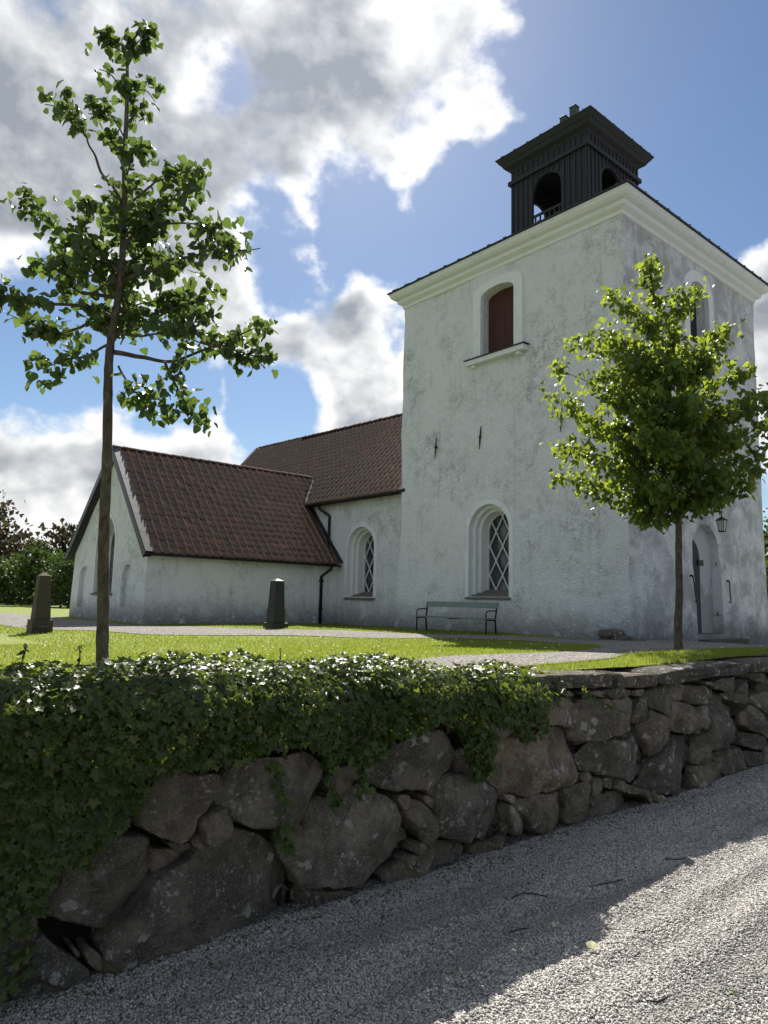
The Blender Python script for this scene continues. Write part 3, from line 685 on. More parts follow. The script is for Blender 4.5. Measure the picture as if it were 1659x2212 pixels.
# string course, railing
for z0_, z1_, ex in ((14.84, 14.97, .10),):
    mb = MB()
    o_ = BH + ex; i_ = BH + .01
    mb.box(BX - o_, BX + o_, BY - o_, BY - i_, z0_, z1_).box(BX - o_, BX + o_, BY + i_, BY + o_, z0_, z1_)
    mb.box(BX - o_, BX - i_, BY - i_, BY + i_, z0_, z1_).box(BX + i_, BX + o_, BY - i_, BY + i_, z0_, z1_)
    mb.build('string_course', 'tarred_wood', bel)
for face in range(4):
    cc = (BX - .06, BY - .12)[face % 2]; lo = cc - OPHW - .02; hi = cc + OPHW + .02
    s_ = (-1, 1, 1, -1)[face] * (BH - .05)
    def rail(u0, u1, z0_, z1_, nm):
        if face % 2 == 0: MB().box(u0, u1, BY + s_ - .025, BY + s_ + .025, z0_, z1_).build(nm, 'tarred_wood', bel)
        else: MB().box(BX + s_ - .025, BX + s_ + .025, u0, u1, z0_, z1_).build(nm, 'tarred_wood', bel)
    rail(lo, hi, 13.34, 13.42, 'railing')
    for k in range(6): u = lo + .12 + k * (hi - lo - .24) / 5; rail(u - .02, u + .02, 12.55, 13.34, 'baluster')
# flared boarded eave and roof
EH = 1.85; prof = [(BH + .01, 15.30), (BH + .05, 15.36), (BH + .10, 15.40), (BH + .20, 15.46), (BH + .27, 15.58), (BH + .30, 15.60), (EH, 15.73), (EH + .02, 15.745), (EH + .02, 15.77)]
vs = []
for h_, z_ in prof: vs += [(BX + h_, BY - h_, z_), (BX + h_, BY + h_, z_), (BX - h_, BY + h_, z_), (BX - h_, BY - h_, z_)]
mb = MB().add(vs, [(i * 4 + j, i * 4 + (j + 1) % 4, (i + 1) * 4 + (j + 1) % 4, (i + 1) * 4 + j) for i in range(len(prof) - 1) for j in range(4)])
mb.build('belfry_eave', 'tarred_wood', bel)
a = EH + .02; apex = (BX, BY, 16.75)
ring = [(BX + a, BY - a, 15.771), (BX + a, BY + a, 15.771), (BX - a, BY + a, 15.771), (BX - a, BY - a, 15.771)]
MB().add(ring + [apex], [(0, 1, 4), (1, 2, 4), (2, 3, 4), (3, 0, 4), (3, 2, 1, 0)]).build('belfry_roof', 'slate_metal', bel)
for i in range(4):
    q0, q1 = np.array(ring[i]), np.array(ring[(i + 1) % 4])
    for k in range(7):
        f = (k + .5) / 7; s0 = q0 + (q1 - q0) * f; s1 = s0 + (np.array(apex) - s0) * .25; n_ = np.array([0, 0, .03]); w_ = (q1 - q0) / np.linalg.norm(q1 - q0) * .018
        MB().prism([s0 - w_, s0 + w_, s0 + w_ + n_, s0 - w_ + n_], s1 - s0).build('roof_seam', 'slate_metal', bel)
for u, v, zt2 in ((BX + .05, BY - .02, 17.62), (BX - .36, BY, 17.46)):
    mb = MB().box(u - .115, u + .115, v - .115, v + .115, 16.3, zt2)
    mb.add([(u - .14, v - .14, zt2), (u + .14, v - .14, zt2), (u + .14, v + .14, zt2), (u - .14, v + .14, zt2), (u, v, zt2 + .13)], [(0, 1, 4), (1, 2, 4), (2, 3, 4), (3, 0, 4), (3, 2, 1, 0)])
    mb.build('vent_cowl', 'green_metal', bel)

# ---- chapel (transept) walls
CXW, GY, CL = -12.25, -6.82, -19.2
RXC, RZC, EXC, EZC, ELX, ELZ = -15.4, 5.85, -11.93, 2.10, -19.55, 2.22
def roofz(x): return EZC + (RZC - EZC) * (x - EXC) / (RXC - EXC) if x > RXC else ELZ + (RZC - ELZ) * (x - ELX) / (RXC - ELX)
def ctop(co): return co.z if co.z < 2.2 else min(co.z, 9)
bm = bmesh.new()
me = rough_box(CL, CXW, GY, NY + .25, -.8, 5.9, .3, .03, .06)
chap = link('chapel_wall', me, 'plaster', church)
q = [(-22, 1.6 + 0, ), ]
wedgeR = [(CXW + 1.5, GY - 1, roofz(CXW + 1.5) - .10), (RXC, GY - 1, RZC - .10), (RXC, GY - 1, 9), (CXW + 1.5, GY - 1, 9)]
wedgeL = [(CL - 1.5, GY - 1, roofz(CL - 1.5) - .10), (CL - 1.5, GY - 1, 9), (RXC + .001, GY - 1, 9), (RXC + .001, GY - 1, RZC - .10)]
cuts = [cutter(wedgeR, (0, 12, 0)), cutter(wedgeL, (0, 12, 0)),
        cutter(A3(arch(.92, .86, 2.55, 1.0, n=16, c=-15.95), GY - .5), (0, .95, 0)),
        cutter(A3(arch(.48, .42, 1.35, .45, n=12, c=-13.75), GY - .5), (0, .62, 0)),
        cutter(A3(arch(.46, .36, 1.40, .45, n=12, c=-18.0), GY - .5), (0, .62, 0))]
boolean(chap, cuts); chap.data.materials.clear(); chap.data.materials.append(MATS['plaster'])
ring_trim('window_surround', arch(1.0, .86, 2.55, 1.1, n=16, c=-15.95), arch(.90, .86, 2.55, .98, n=16, c=-15.95), lambda q: (q[0], GY - .03, q[1]), (0, .1, 0), 'trim')
gw = MB().prism(A3(arch(.66, 1.05, 2.5, .8, n=14, c=-15.95), GY + .43), (0, .03, 0)).build('window', 'wall_core', church)
for i in range(-3, 4):
    for j in range(0, 10):
        cp = clip_poly([(-15.95 + i * .2 - .09, 1.06 + j * .25), (-15.95 + i * .2 - .09, 1.06 + j * .25 + .23), (-15.95 + i * .2 + .09, 1.06 + j * .25 + .23), (-15.95 + i * .2 + .09, 1.06 + j * .25)], arch(.64, 1.05, 2.5, .78, n=14, c=-15.95))
        if len(cp) >= 3: MB().prism([(u, GY + .40, v) for u, v in cp], (0, .01, 0)).build('pane', 'window_glass', gw)
MB().add([(-16.95, GY - .08, .80), (-14.95, GY - .08, .80), (-14.95, GY - .08, .85), (-16.95, GY - .08, .85), (-16.7, GY + .44, 1.06), (-15.2, GY + .44, 1.06), (-16.7, GY + .44, .8), (-15.2, GY + .44, .8)],
         [(0, 1, 2, 3), (3, 2, 5, 4), (0, 3, 4, 6), (1, 7, 5, 2), (0, 6, 7, 1), (6, 4, 5, 7)]).build('window_sill', 'sill_stone', church)

# ---- roof tiles
TWD, TLN = .285, .30
def tile_mesh():
    FR = (0, .07, .15, .23, .30, .45, .62, .80, 1.); nx = 9; vs = []
    for yy in (0., TLN + .05):
        for i in range(nx):
            f = FR[i]; x = f * TWD * 1.02
            z = (.062 * math.sin(PI * f / .3) if f < .3 else -.013 * math.sin(PI * (f - .3) / .7)) + (.018 if yy == 0 else .0)
            vs.append((x, yy, z))
    for i in range(nx):
        x, y, z = vs[i]; vs.append((x, .002, z - .016))
    fs = [(i, i + 1, nx + i + 1, nx + i) for i in range(nx - 1)] + [(2 * nx + i, 2 * nx + i + 1, i + 1, i) for i in range(nx - 1)]
    return np.array(vs), fs
TV, TF = tile_mesh()
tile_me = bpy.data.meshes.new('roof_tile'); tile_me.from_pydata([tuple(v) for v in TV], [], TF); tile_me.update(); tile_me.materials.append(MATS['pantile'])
tile_me.polygons.foreach_set('use_smooth', [True] * 8 + [False] * 8)
CREST_LIGHT = np.array(([0, .35, 1., .7, .1, 0, 0, 0, 0] * 3), np.float32)      # grazing sun on each roll's crest, painted as a paler tone
tile_me.attributes.new('crest_light', 'FLOAT', 'POINT').data.foreach_set('value', CREST_LIGHT)
# chapel slope facing the tower
u_ = np.array([0, 1., 0]); s_ = np.array([RXC - EXC, 0, RZC - EZC]); SL = np.linalg.norm(s_); s_ = s_ / SL; n_ = np.cross(u_, s_); n_ = -n_ if n_[2] < 0 else n_
if np.dot(np.cross(u_, s_), n_) < 0: u_ = -u_
def nave_limit(z): return NY - .02 if z < 4.45 else .2 + (z - 4.5) / 1.05
def slab(name, pts, nrm, th, mat, parent):
    return MB().prism(pts, tuple(-np.array(nrm) * th)).build(name, mat, parent)
O = np.array([EXC, GY - .22, EZC]); nrm = n_
chroof = MB()
R_ = [O + np.array([0, y, 0]) for y in (0.02, 7.24)] + [np.array([RXC, GY + 8.1, RZC]), np.array([RXC, GY - .20, RZC])]
chroof.prism([R_[0], R_[1], np.array([EXC + (RXC - EXC) * .64, GY + 7.24, EZC + (RZC - EZC) * .64]), R_[2], R_[3]], tuple(-nrm * .10))
L_ = [(ELX, GY - .20, ELZ), (ELX, GY + 7.2, ELZ), (RXC - .002, GY + 8.1, RZC - .002), (RXC - .002, GY - .20, RZC - .002)]
chroof.prism(L_, (.06, 0, -.07))
chroof = chroof.build('chapel_roof', 'sepia_brick', church)
tiles = []
rows = int(SL / TLN); cols = int(8.2 / TWD)
for r_ in range(rows + 1):
    for c_ in range(cols):
        b = np.array([EXC, GY - .02 + c_ * TWD, EZC]) + s_ * (r_ * TLN - .03) + nrm * .035
        if r_ * TLN > SL - .12: continue
        if b[1] + TWD * .8 > nave_limit(b[2] + .1): continue
        tiles.append(b)
Rt = np.stack([np.array([0, 1., 0]) if np.dot(np.cross([0, 1., 0], s_), nrm) > 0 else np.array([0, -1., 0]), s_, nrm], axis=1)
flip = Rt[1, 0] < 0
tiles = np.array(tiles)
if flip: tiles[:, 1] += TWD
dist = np.linalg.norm(tiles - CAM, axis=1); order = np.argsort(dist)
for k, i in enumerate(order[:300]):
    mt = Matrix.Identity(4); jit = rng.normal(0, .008, 3); rr = Matrix.Rotation(rng.normal(0, .012), 3, Vector(nrm))
    R3 = rr @ Matrix(Rt.tolist())
    for a_ in range(3):
        for b_ in range(3): mt[a_][b_] = R3[a_][b_]
        mt[a_][3] = tiles[i][a_] + jit[a_] * .7
    link('roof_tile', tile_me, None, chroof, mt)
rest = tiles[order[300:]]
def stuff_tiles(P_, R3, parent, smooth=True):
    nn = len(P_); V, Fc = scatter(TV, TF, P_ + rng.normal(0, .004, (nn, 3)), np.repeat(R3[None], nn, 0) if R3.ndim == 2 else R3, np.ones(nn))
    me = np_mesh('roof_tile', V, Fc); me.attributes.new('crest_light', 'FLOAT', 'POINT').data.foreach_set('value', np.tile(CREST_LIGHT, nn)); o = link('roof_tile', me, 'pantile', parent); o['kind'] = 'stuff'; return o
if len(rest): stuff_tiles(rest, Rt, chroof)
# ridge tiles
def ridge_piece(L):
    mb = MB(); n = 8; vs = []
    for x, r0 in ((0, .125), (L + .03, .105)):
        for k in range(n + 1): th = PI * k / n; vs.append((x, r0 * math.cos(th), r0 * .8 * math.sin(th) - .02))
    for k in range(n + 1): vs.append((0, .09 * math.cos(PI * k / n), .07 * math.sin(PI * k / n) - .02))
    mb.add(vs, [(k, k + 1, n + 2 + k, n + 1 + k) for k in range(n)] + [(k, 2 * n + 2 + k, 2 * n + 3 + k, k + 1) for k in range(n)]); me = mb.mesh('ridge_tile'); me.materials.append(MATS['ridge_clay']); return me
RL = .36; rp = ridge_piece(RL)
k = 0
y0 = GY - .2
while y0 + k * RL < 1.15:
    mt = Matrix.Translation((RXC, y0 + k * RL, RZC + .05 + random.uniform(-.008, .008))) @ Matrix.Rotation(PI / 2 + random.uniform(-.02, .02), 4, 'Z'); link('ridge_tile', rp, None, chroof, mt); k += 1
# verge flashing and barge boards
def strip(a, b, wv, th, name, mat, parent):
    a, b, wv, th = map(np.array, (a, b, wv, th)); return MB().prism([a, a + wv, a + wv + th, a + th], b - a).build(name, mat, parent)
nseg = 6
for k in range(nseg):
    a_ = np.array([EXC + .02, GY - .24, EZC]) + s_ * SL * k / nseg + nrm * .06; b_ = a_ + s_ * (SL / nseg - .01)
    strip(a_, b_, (0, .25, 0), tuple(nrm * .025), 'verge_flashing', 'lead', chroof)
strip(np.array([EXC + .06, GY - .26, EZC - .05]) - nrm * .14, np.array([RXC, GY - .26, RZC]) - nrm * .14 + np.array([0, 0, .02]), (0, .05, 0), tuple(nrm * .22), 'barge_board', 'gutter_metal', chroof)
nl = np.array([-(RZC - ELZ), 0, (RXC - ELX)]); nl = nl / np.linalg.norm(nl)
strip(np.array([ELX - .06, GY - .26, ELZ - .05]) - nl * .14, np.array([RXC, GY - .26, RZC]) - nl * .14, (0, .05, 0), tuple(nl * .22), 'barge_board', 'gutter_metal', chroof)
# soffit under the verge
strip(np.array([EXC, GY - .21, EZC - .02]) - nrm * .13, np.array([RXC, GY - .21, RZC - .02]) - nrm * .13, (0, .22, 0), tuple(nrm * .02), 'soffit', 'tarred_wood', chroof)
strip(np.array([ELX, GY - .21, ELZ - .02]) - nl * .13, np.array([RXC, GY - .21, RZC - .02]) - nl * .13, (0, .22, 0), tuple(nl * .02), 'soffit', 'tarred_wood', chroof)
# flashing where the chapel roof meets the nave
f0 = np.array([EXC + .05, NY - .20, EZC + .02]) + nrm * .075; f1 = f0 + s_ * SL * .655
strip(f0, f1, (0, .16, 0), tuple(nrm * .03), 'wall_flashing', 'gutter_metal', chroof)
f2 = f1 + np.array([0, -.10, 0]); f3 = np.array([RXC + .05, 1.35, RZC]) + nrm * .075
strip(f2, f3, (-.02, .24, .02), tuple(nrm * .03), 'valley_flashing', 'lead', chroof)

# nave roof
NE0, NE1 = np.array([-8.32, .20, 4.50]), np.array([-24.6, .20, 4.50]); NR0, NR1 = np.array([-8.2, 3.95, 8.45]), np.array([-24.6, 3.95, 8.92])
nvroof = MB().prism([NE0, NE1, NR1, NR0], (0, .09, -.09)).prism([NR0 + (0, .001, 0), NR1 + (0, .001, 0), (-24.6, 7.7, 4.5), (-8.2, 7.7, 4.5)], (0, -.09, -.09)).build('nave_roof', 'sepia_brick', church)
cols = int(16.2 / TWD); P_ = []; Rs = []
for c_ in range(cols):
    f = c_ / cols; e_ = NE0 + (NE1 - NE0) * (f); r0 = NR0 + (NR1 - NR0) * f; d_ = r0 - e_; L_ = np.linalg.norm(d_); d_ = d_ / L_
    x_ = np.array([-1., 0, 0]); n2_ = np.cross(x_, d_)
    if n2_[2] < 0: x_ = -x_; n2_ = -n2_
    n2_ /= np.linalg.norm(n2_)
    for r_ in range(int(L_ / TLN)):
        q = e_ + d_ * (r_ * TLN - .04) + n2_ * .035
        if q[0] < -12.0 and q[2] < roofz(q[0]) - .35: continue
        P_.append(q); Rs.append(np.stack([x_, d_, n2_], 1))
stuff_tiles(np.array(P_), np.array(Rs), nvroof)
for k in range(45):
    f = k * RL / 16.3; q = NR0 + (NR1 - NR0) * f
    mt = Matrix.Translation((q[0], q[1], q[2] + .05 + random.uniform(-.01, .01))) @ Matrix.Rotation(PI + random.uniform(-.02, .02), 4, 'Z'); link('ridge_tile', rp, None, nvroof, mt)
nn_ = np.array([0, -(8.9 - 4.5), 3.75]); nn_ = nn_ / np.linalg.norm(nn_)
strip(NE1 + (-.02, -.06, -.02) + nn_ * .05, NR1 + (-.02, 0, 0) + nn_ * .05, (.22, 0, 0), tuple(nn_ * .03), 'verge_flashing', 'lead', nvroof)
strip(NE1 + (-.06, -.06, -.06) - nn_ * .14, NR1 + (-.06, 0, 0) - nn_ * .14, (.05, 0, 0), tuple(nn_ * .22), 'barge_board', 'gutter_metal', nvroof)
# dark boxed end of the eave against the tower
MB().prism([(-8.36, -.02, 4.40), (-8.36, -.02, 4.50), (-8.36, .30, 4.85), (-8.36, .45, 4.42)], (.34, 0, 0)).build('eave_end', 'gutter_metal', nvroof)
# gutters
def gutter(p0, p1, parent):
    p0, p1 = Vector(p0), Vector(p1); d = (p1 - p0).normalized(); side = d.cross(Vector((0, 0, 1))); vs = []
    for q in (p0, p1):
        for rr_ in (.065, .055):
            for k in range(9): th = PI + PI * k / 8; vs.append(q + side * (rr_ * math.cos(th)) + Vector((0, 0, rr_ * math.sin(th))))
    fs = []
    for k in range(8): fs += [(k, k + 1, 19 + k, 18 + k), (9 + k, 27 + k, 28 + k, 10 + k)]
    fs += [(0, 18, 27, 9), (8, 17, 35, 26)] + [(k, 9 + k, 10 + k, k + 1) for k in range(8)] + [(18 + k, 19 + k, 28 + k, 27 + k) for k in range(8)]
    return MB().add(vs, fs).build('gutter', 'gutter_metal', parent, smooth=True)
gutter((EXC + .05, GY - .26, EZC + .0), (EXC + .05, NY - .1, EZC - .02), chroof)
gutter((-8.5, .14, 4.47), (-14.6, .14, 4.45), nvroof)
dp = MB().tube([(-13.1, .14, 4.40), (-13.08, .16, 4.28), (-12.72, .38, 3.98), (-12.72, .38, 2.80), (-12.66, .30, 2.70)], .056, 10); dp.build('downpipe', 'gutter_metal', church, smooth=True)
dp = MB().tube([(EXC + .05, -.05, 2.04), (EXC + .05, -.08, 1.93), (-12.16, -.30, 1.66), (-12.16, -.30, -.2)], .058, 10); dp.build('downpipe', 'gutter_metal', church, smooth=True)
for z_ in (1.5, .5): MB().tube([(-12.27, -.30, z_), (-12.10, -.30, z_)], .062, 8).build('pipe_bracket', 'gutter_metal', church)

# ------------------------------------------------------------------ wall lantern beside the door
ln = thing('wall_lantern', (.02, 4.02, 3.43), 'black iron lantern on a bracket above the arched church door', 'lantern')
MB().tube([(.0, 4.02, 3.43), (.05, 4.02, 3.43)], .07, 10).build('wall_plate', 'black_iron', ln)
MB().tube([(.03, 4.02, 3.44), (.20, 4.06, 3.46), (.34, 4.10, 3.46), (.40, 4.12, 3.42), (.40, 4.12, 3.30)], .018, 8).build('arm', 'black_iron', ln)
lx, ly = .40, 4.12
MB().add([(lx + .17 * math.cos(2 * PI * k / 12), ly + .17 * math.sin(2 * PI * k / 12), 3.22) for k in range(12)] + [(lx + .04 * math.cos(2 * PI * k / 12), ly + .04 * math.sin(2 * PI * k / 12), 3.31) for k in range(12)],
         [(k, (k + 1) % 12, 12 + (k + 1) % 12, 12 + k) for k in range(12)] + [tuple(range(12))[::-1], tuple(range(12, 24))]).build('lamp_hood', 'black_iron', ln)
MB().add([(lx + r0 * math.cos(PI / 4 + PI / 2 * k), ly + r0 * math.sin(PI / 4 + PI / 2 * k), z_) for r0, z_ in ((.085, 2.93), (.13, 3.215)) for k in range(4)],
         [(k, (k + 1) % 4, 4 + (k + 1) % 4, 4 + k) for k in range(4)] + [(3, 2, 1, 0)]).build('lamp_glass', 'lamp_glass', ln)
for k in range(4):
    c_, sn = math.cos(PI / 4 + PI / 2 * k), math.sin(PI / 4 + PI / 2 * k)
    MB().tube([(lx + .09 * c_, ly + .09 * sn, 2.92), (lx + .135 * c_, ly + .135 * sn, 3.22)], .010, 6).build('lamp_bar', 'black_iron', ln)
MB().box(lx - .075, lx + .075, ly - .075, ly + .075, 2.90, 2.93).build('lamp_base', 'black_iron', ln)
MB().tube([(.02, 4.02, 3.38), (.02, 4.02, 3.16), (.02, 3.80, 3.15), (.02, 3.80, 3.05)], .008, 5).build('cable', 'trim', ln)

# ------------------------------------------------------------------ bench
BYW = -1.15; bz = float(gz(-4.7, BYW))
bench = thing('park_bench', (-4.65, BYW, bz), 'long slim bench with grey green back board and black iron legs against the tower', 'bench')
bx0, bx1 = -5.98, -3.26
bk = MB().prism([(bx0, BYW + .20, bz + .70), (bx0, BYW + .235, bz + .70), (bx0, BYW + .275, bz + .85), (bx0, BYW + .24, bz + .85)], (bx1 - bx0, 0, 0)).build('backrest', 'bench_paint', bench, bevel=.006)
for k in range(3): MB().box(bx0, bx1, BYW - .22 + k * .125, BYW - .22 + k * .125 + .105, bz + .40, bz + .435).build('seat_slat', 'bench_paint', bench, bevel=.006)
for x in (bx0 + .05, bx1 - .05):
    MB().tube([(x, BYW - .20, bz - .02), (x, BYW - .20, bz + .42)], .022, 8).build('leg', 'black_iron', bench, smooth=True)
    MB().tube([(x, BYW - .20, bz + .42), (x, BYW - .205, bz + .55), (x, BYW - .17, bz + .61), (x, BYW - .05, bz + .63), (x, BYW + .19, bz + .63)], .017, 8).build('armrest', 'black_iron', bench, smooth=True)
    MB().tube([(x, BYW + .20, bz - .02), (x, BYW + .16, bz + .40), (x, BYW + .245, bz + .80)], .023, 8).build('leg', 'black_iron', bench, smooth=True)
    MB().tube([(x, BYW - .21, bz + .385), (x, BYW + .16, bz + .385)], .018, 8).build('seat_rail', 'black_iron', bench)
MB().box(-4.66, -4.60, BYW - .2, BYW + .14, bz + .375, bz + .398).build('seat_batten', 'black_iron', bench)

# ------------------------------------------------------------------ gravestones
def taper(mb, x, y, z0_, z1_, a0, a1):
    return mb.add([(x + sx * a0, y + sy * a0, z0_) for sx, sy in ((-1, -1), (1, -1), (1, 1), (-1, 1))] + [(x + sx * a1, y + sy * a1, z1_) for sx, sy in ((-1, -1), (1, -1), (1, 1), (-1, 1))],
                  [(3, 2, 1, 0), (4, 5, 6, 7), (0, 1, 5, 4), (1, 2, 6, 5), (2, 3, 7, 6), (3, 0, 4, 7)])
def obelisk(px, py, wpx, hpx, label, mat, rz=.25):
    q = ground_at(px, py); D = RM[2] @ (q - CAM); k = D / F_PX; Wd = wpx * k; H = hpx * k
    o = thing('gravestone', (q[0], q[1], q[2]), label, 'gravestone', None)
    return o, Wd, H, q
# by the chapel wall
o, Wd, H, q = obelisk(595, 1357.5, 50, 107, 'dark polished granite obelisk gravestone beside the chapel side wall', 'granite')
x, y, z_ = q; w2 = Wd * .40
taper(MB(), x, y, z_ - .1, z_ + H * .115, w2, w2 * .97).build('plinth', 'granite', o, bevel=.01)
taper(MB(), x, y, z_ + H * .115, z_ + H * .39, w2 * .74, w2 * .72).build('pedestal', 'granite', o, bevel=.008)
mb = taper(MB(), x, y, z_ + H * .39, z_ + H * .955, w2 * .66, w2 * .55); taper(mb, x, y, z_ + H * .955, z_ + H, w2 * .55, .02).build('shaft', 'granite', o, bevel=.006)
o, Wd, H, q = obelisk(85, 1367, 54, 130, 'weathered brown obelisk gravestone on the lawn beside the gravel', 'granite_brown')
x, y, z_ = q; w2 = Wd * .40
taper(MB(), x, y, z_ - .1, z_ + H * .22, w2, w2 * .96).build('pedestal', 'granite_brown', o, bevel=.012)
mb = taper(MB(), x, y, z_ + H * .22, z_ + H * .94, w2 * .76, w2 * .54); taper(mb, x, y, z_ + H * .94, z_ + H, w2 * .54, .02).build('shaft', 'granite_brown', o, bevel=.008)
MB().box(x + w2 * .9, x + w2 * 1.2, y - .1, y + .1, z_ + H * .10, z_ + H * .13).tube([(x + w2 * 1.1, y, z_ - .05), (x + w2 * 1.1, y, z_ + H * .11)], .012, 6).build('number_peg', 'lead', o)

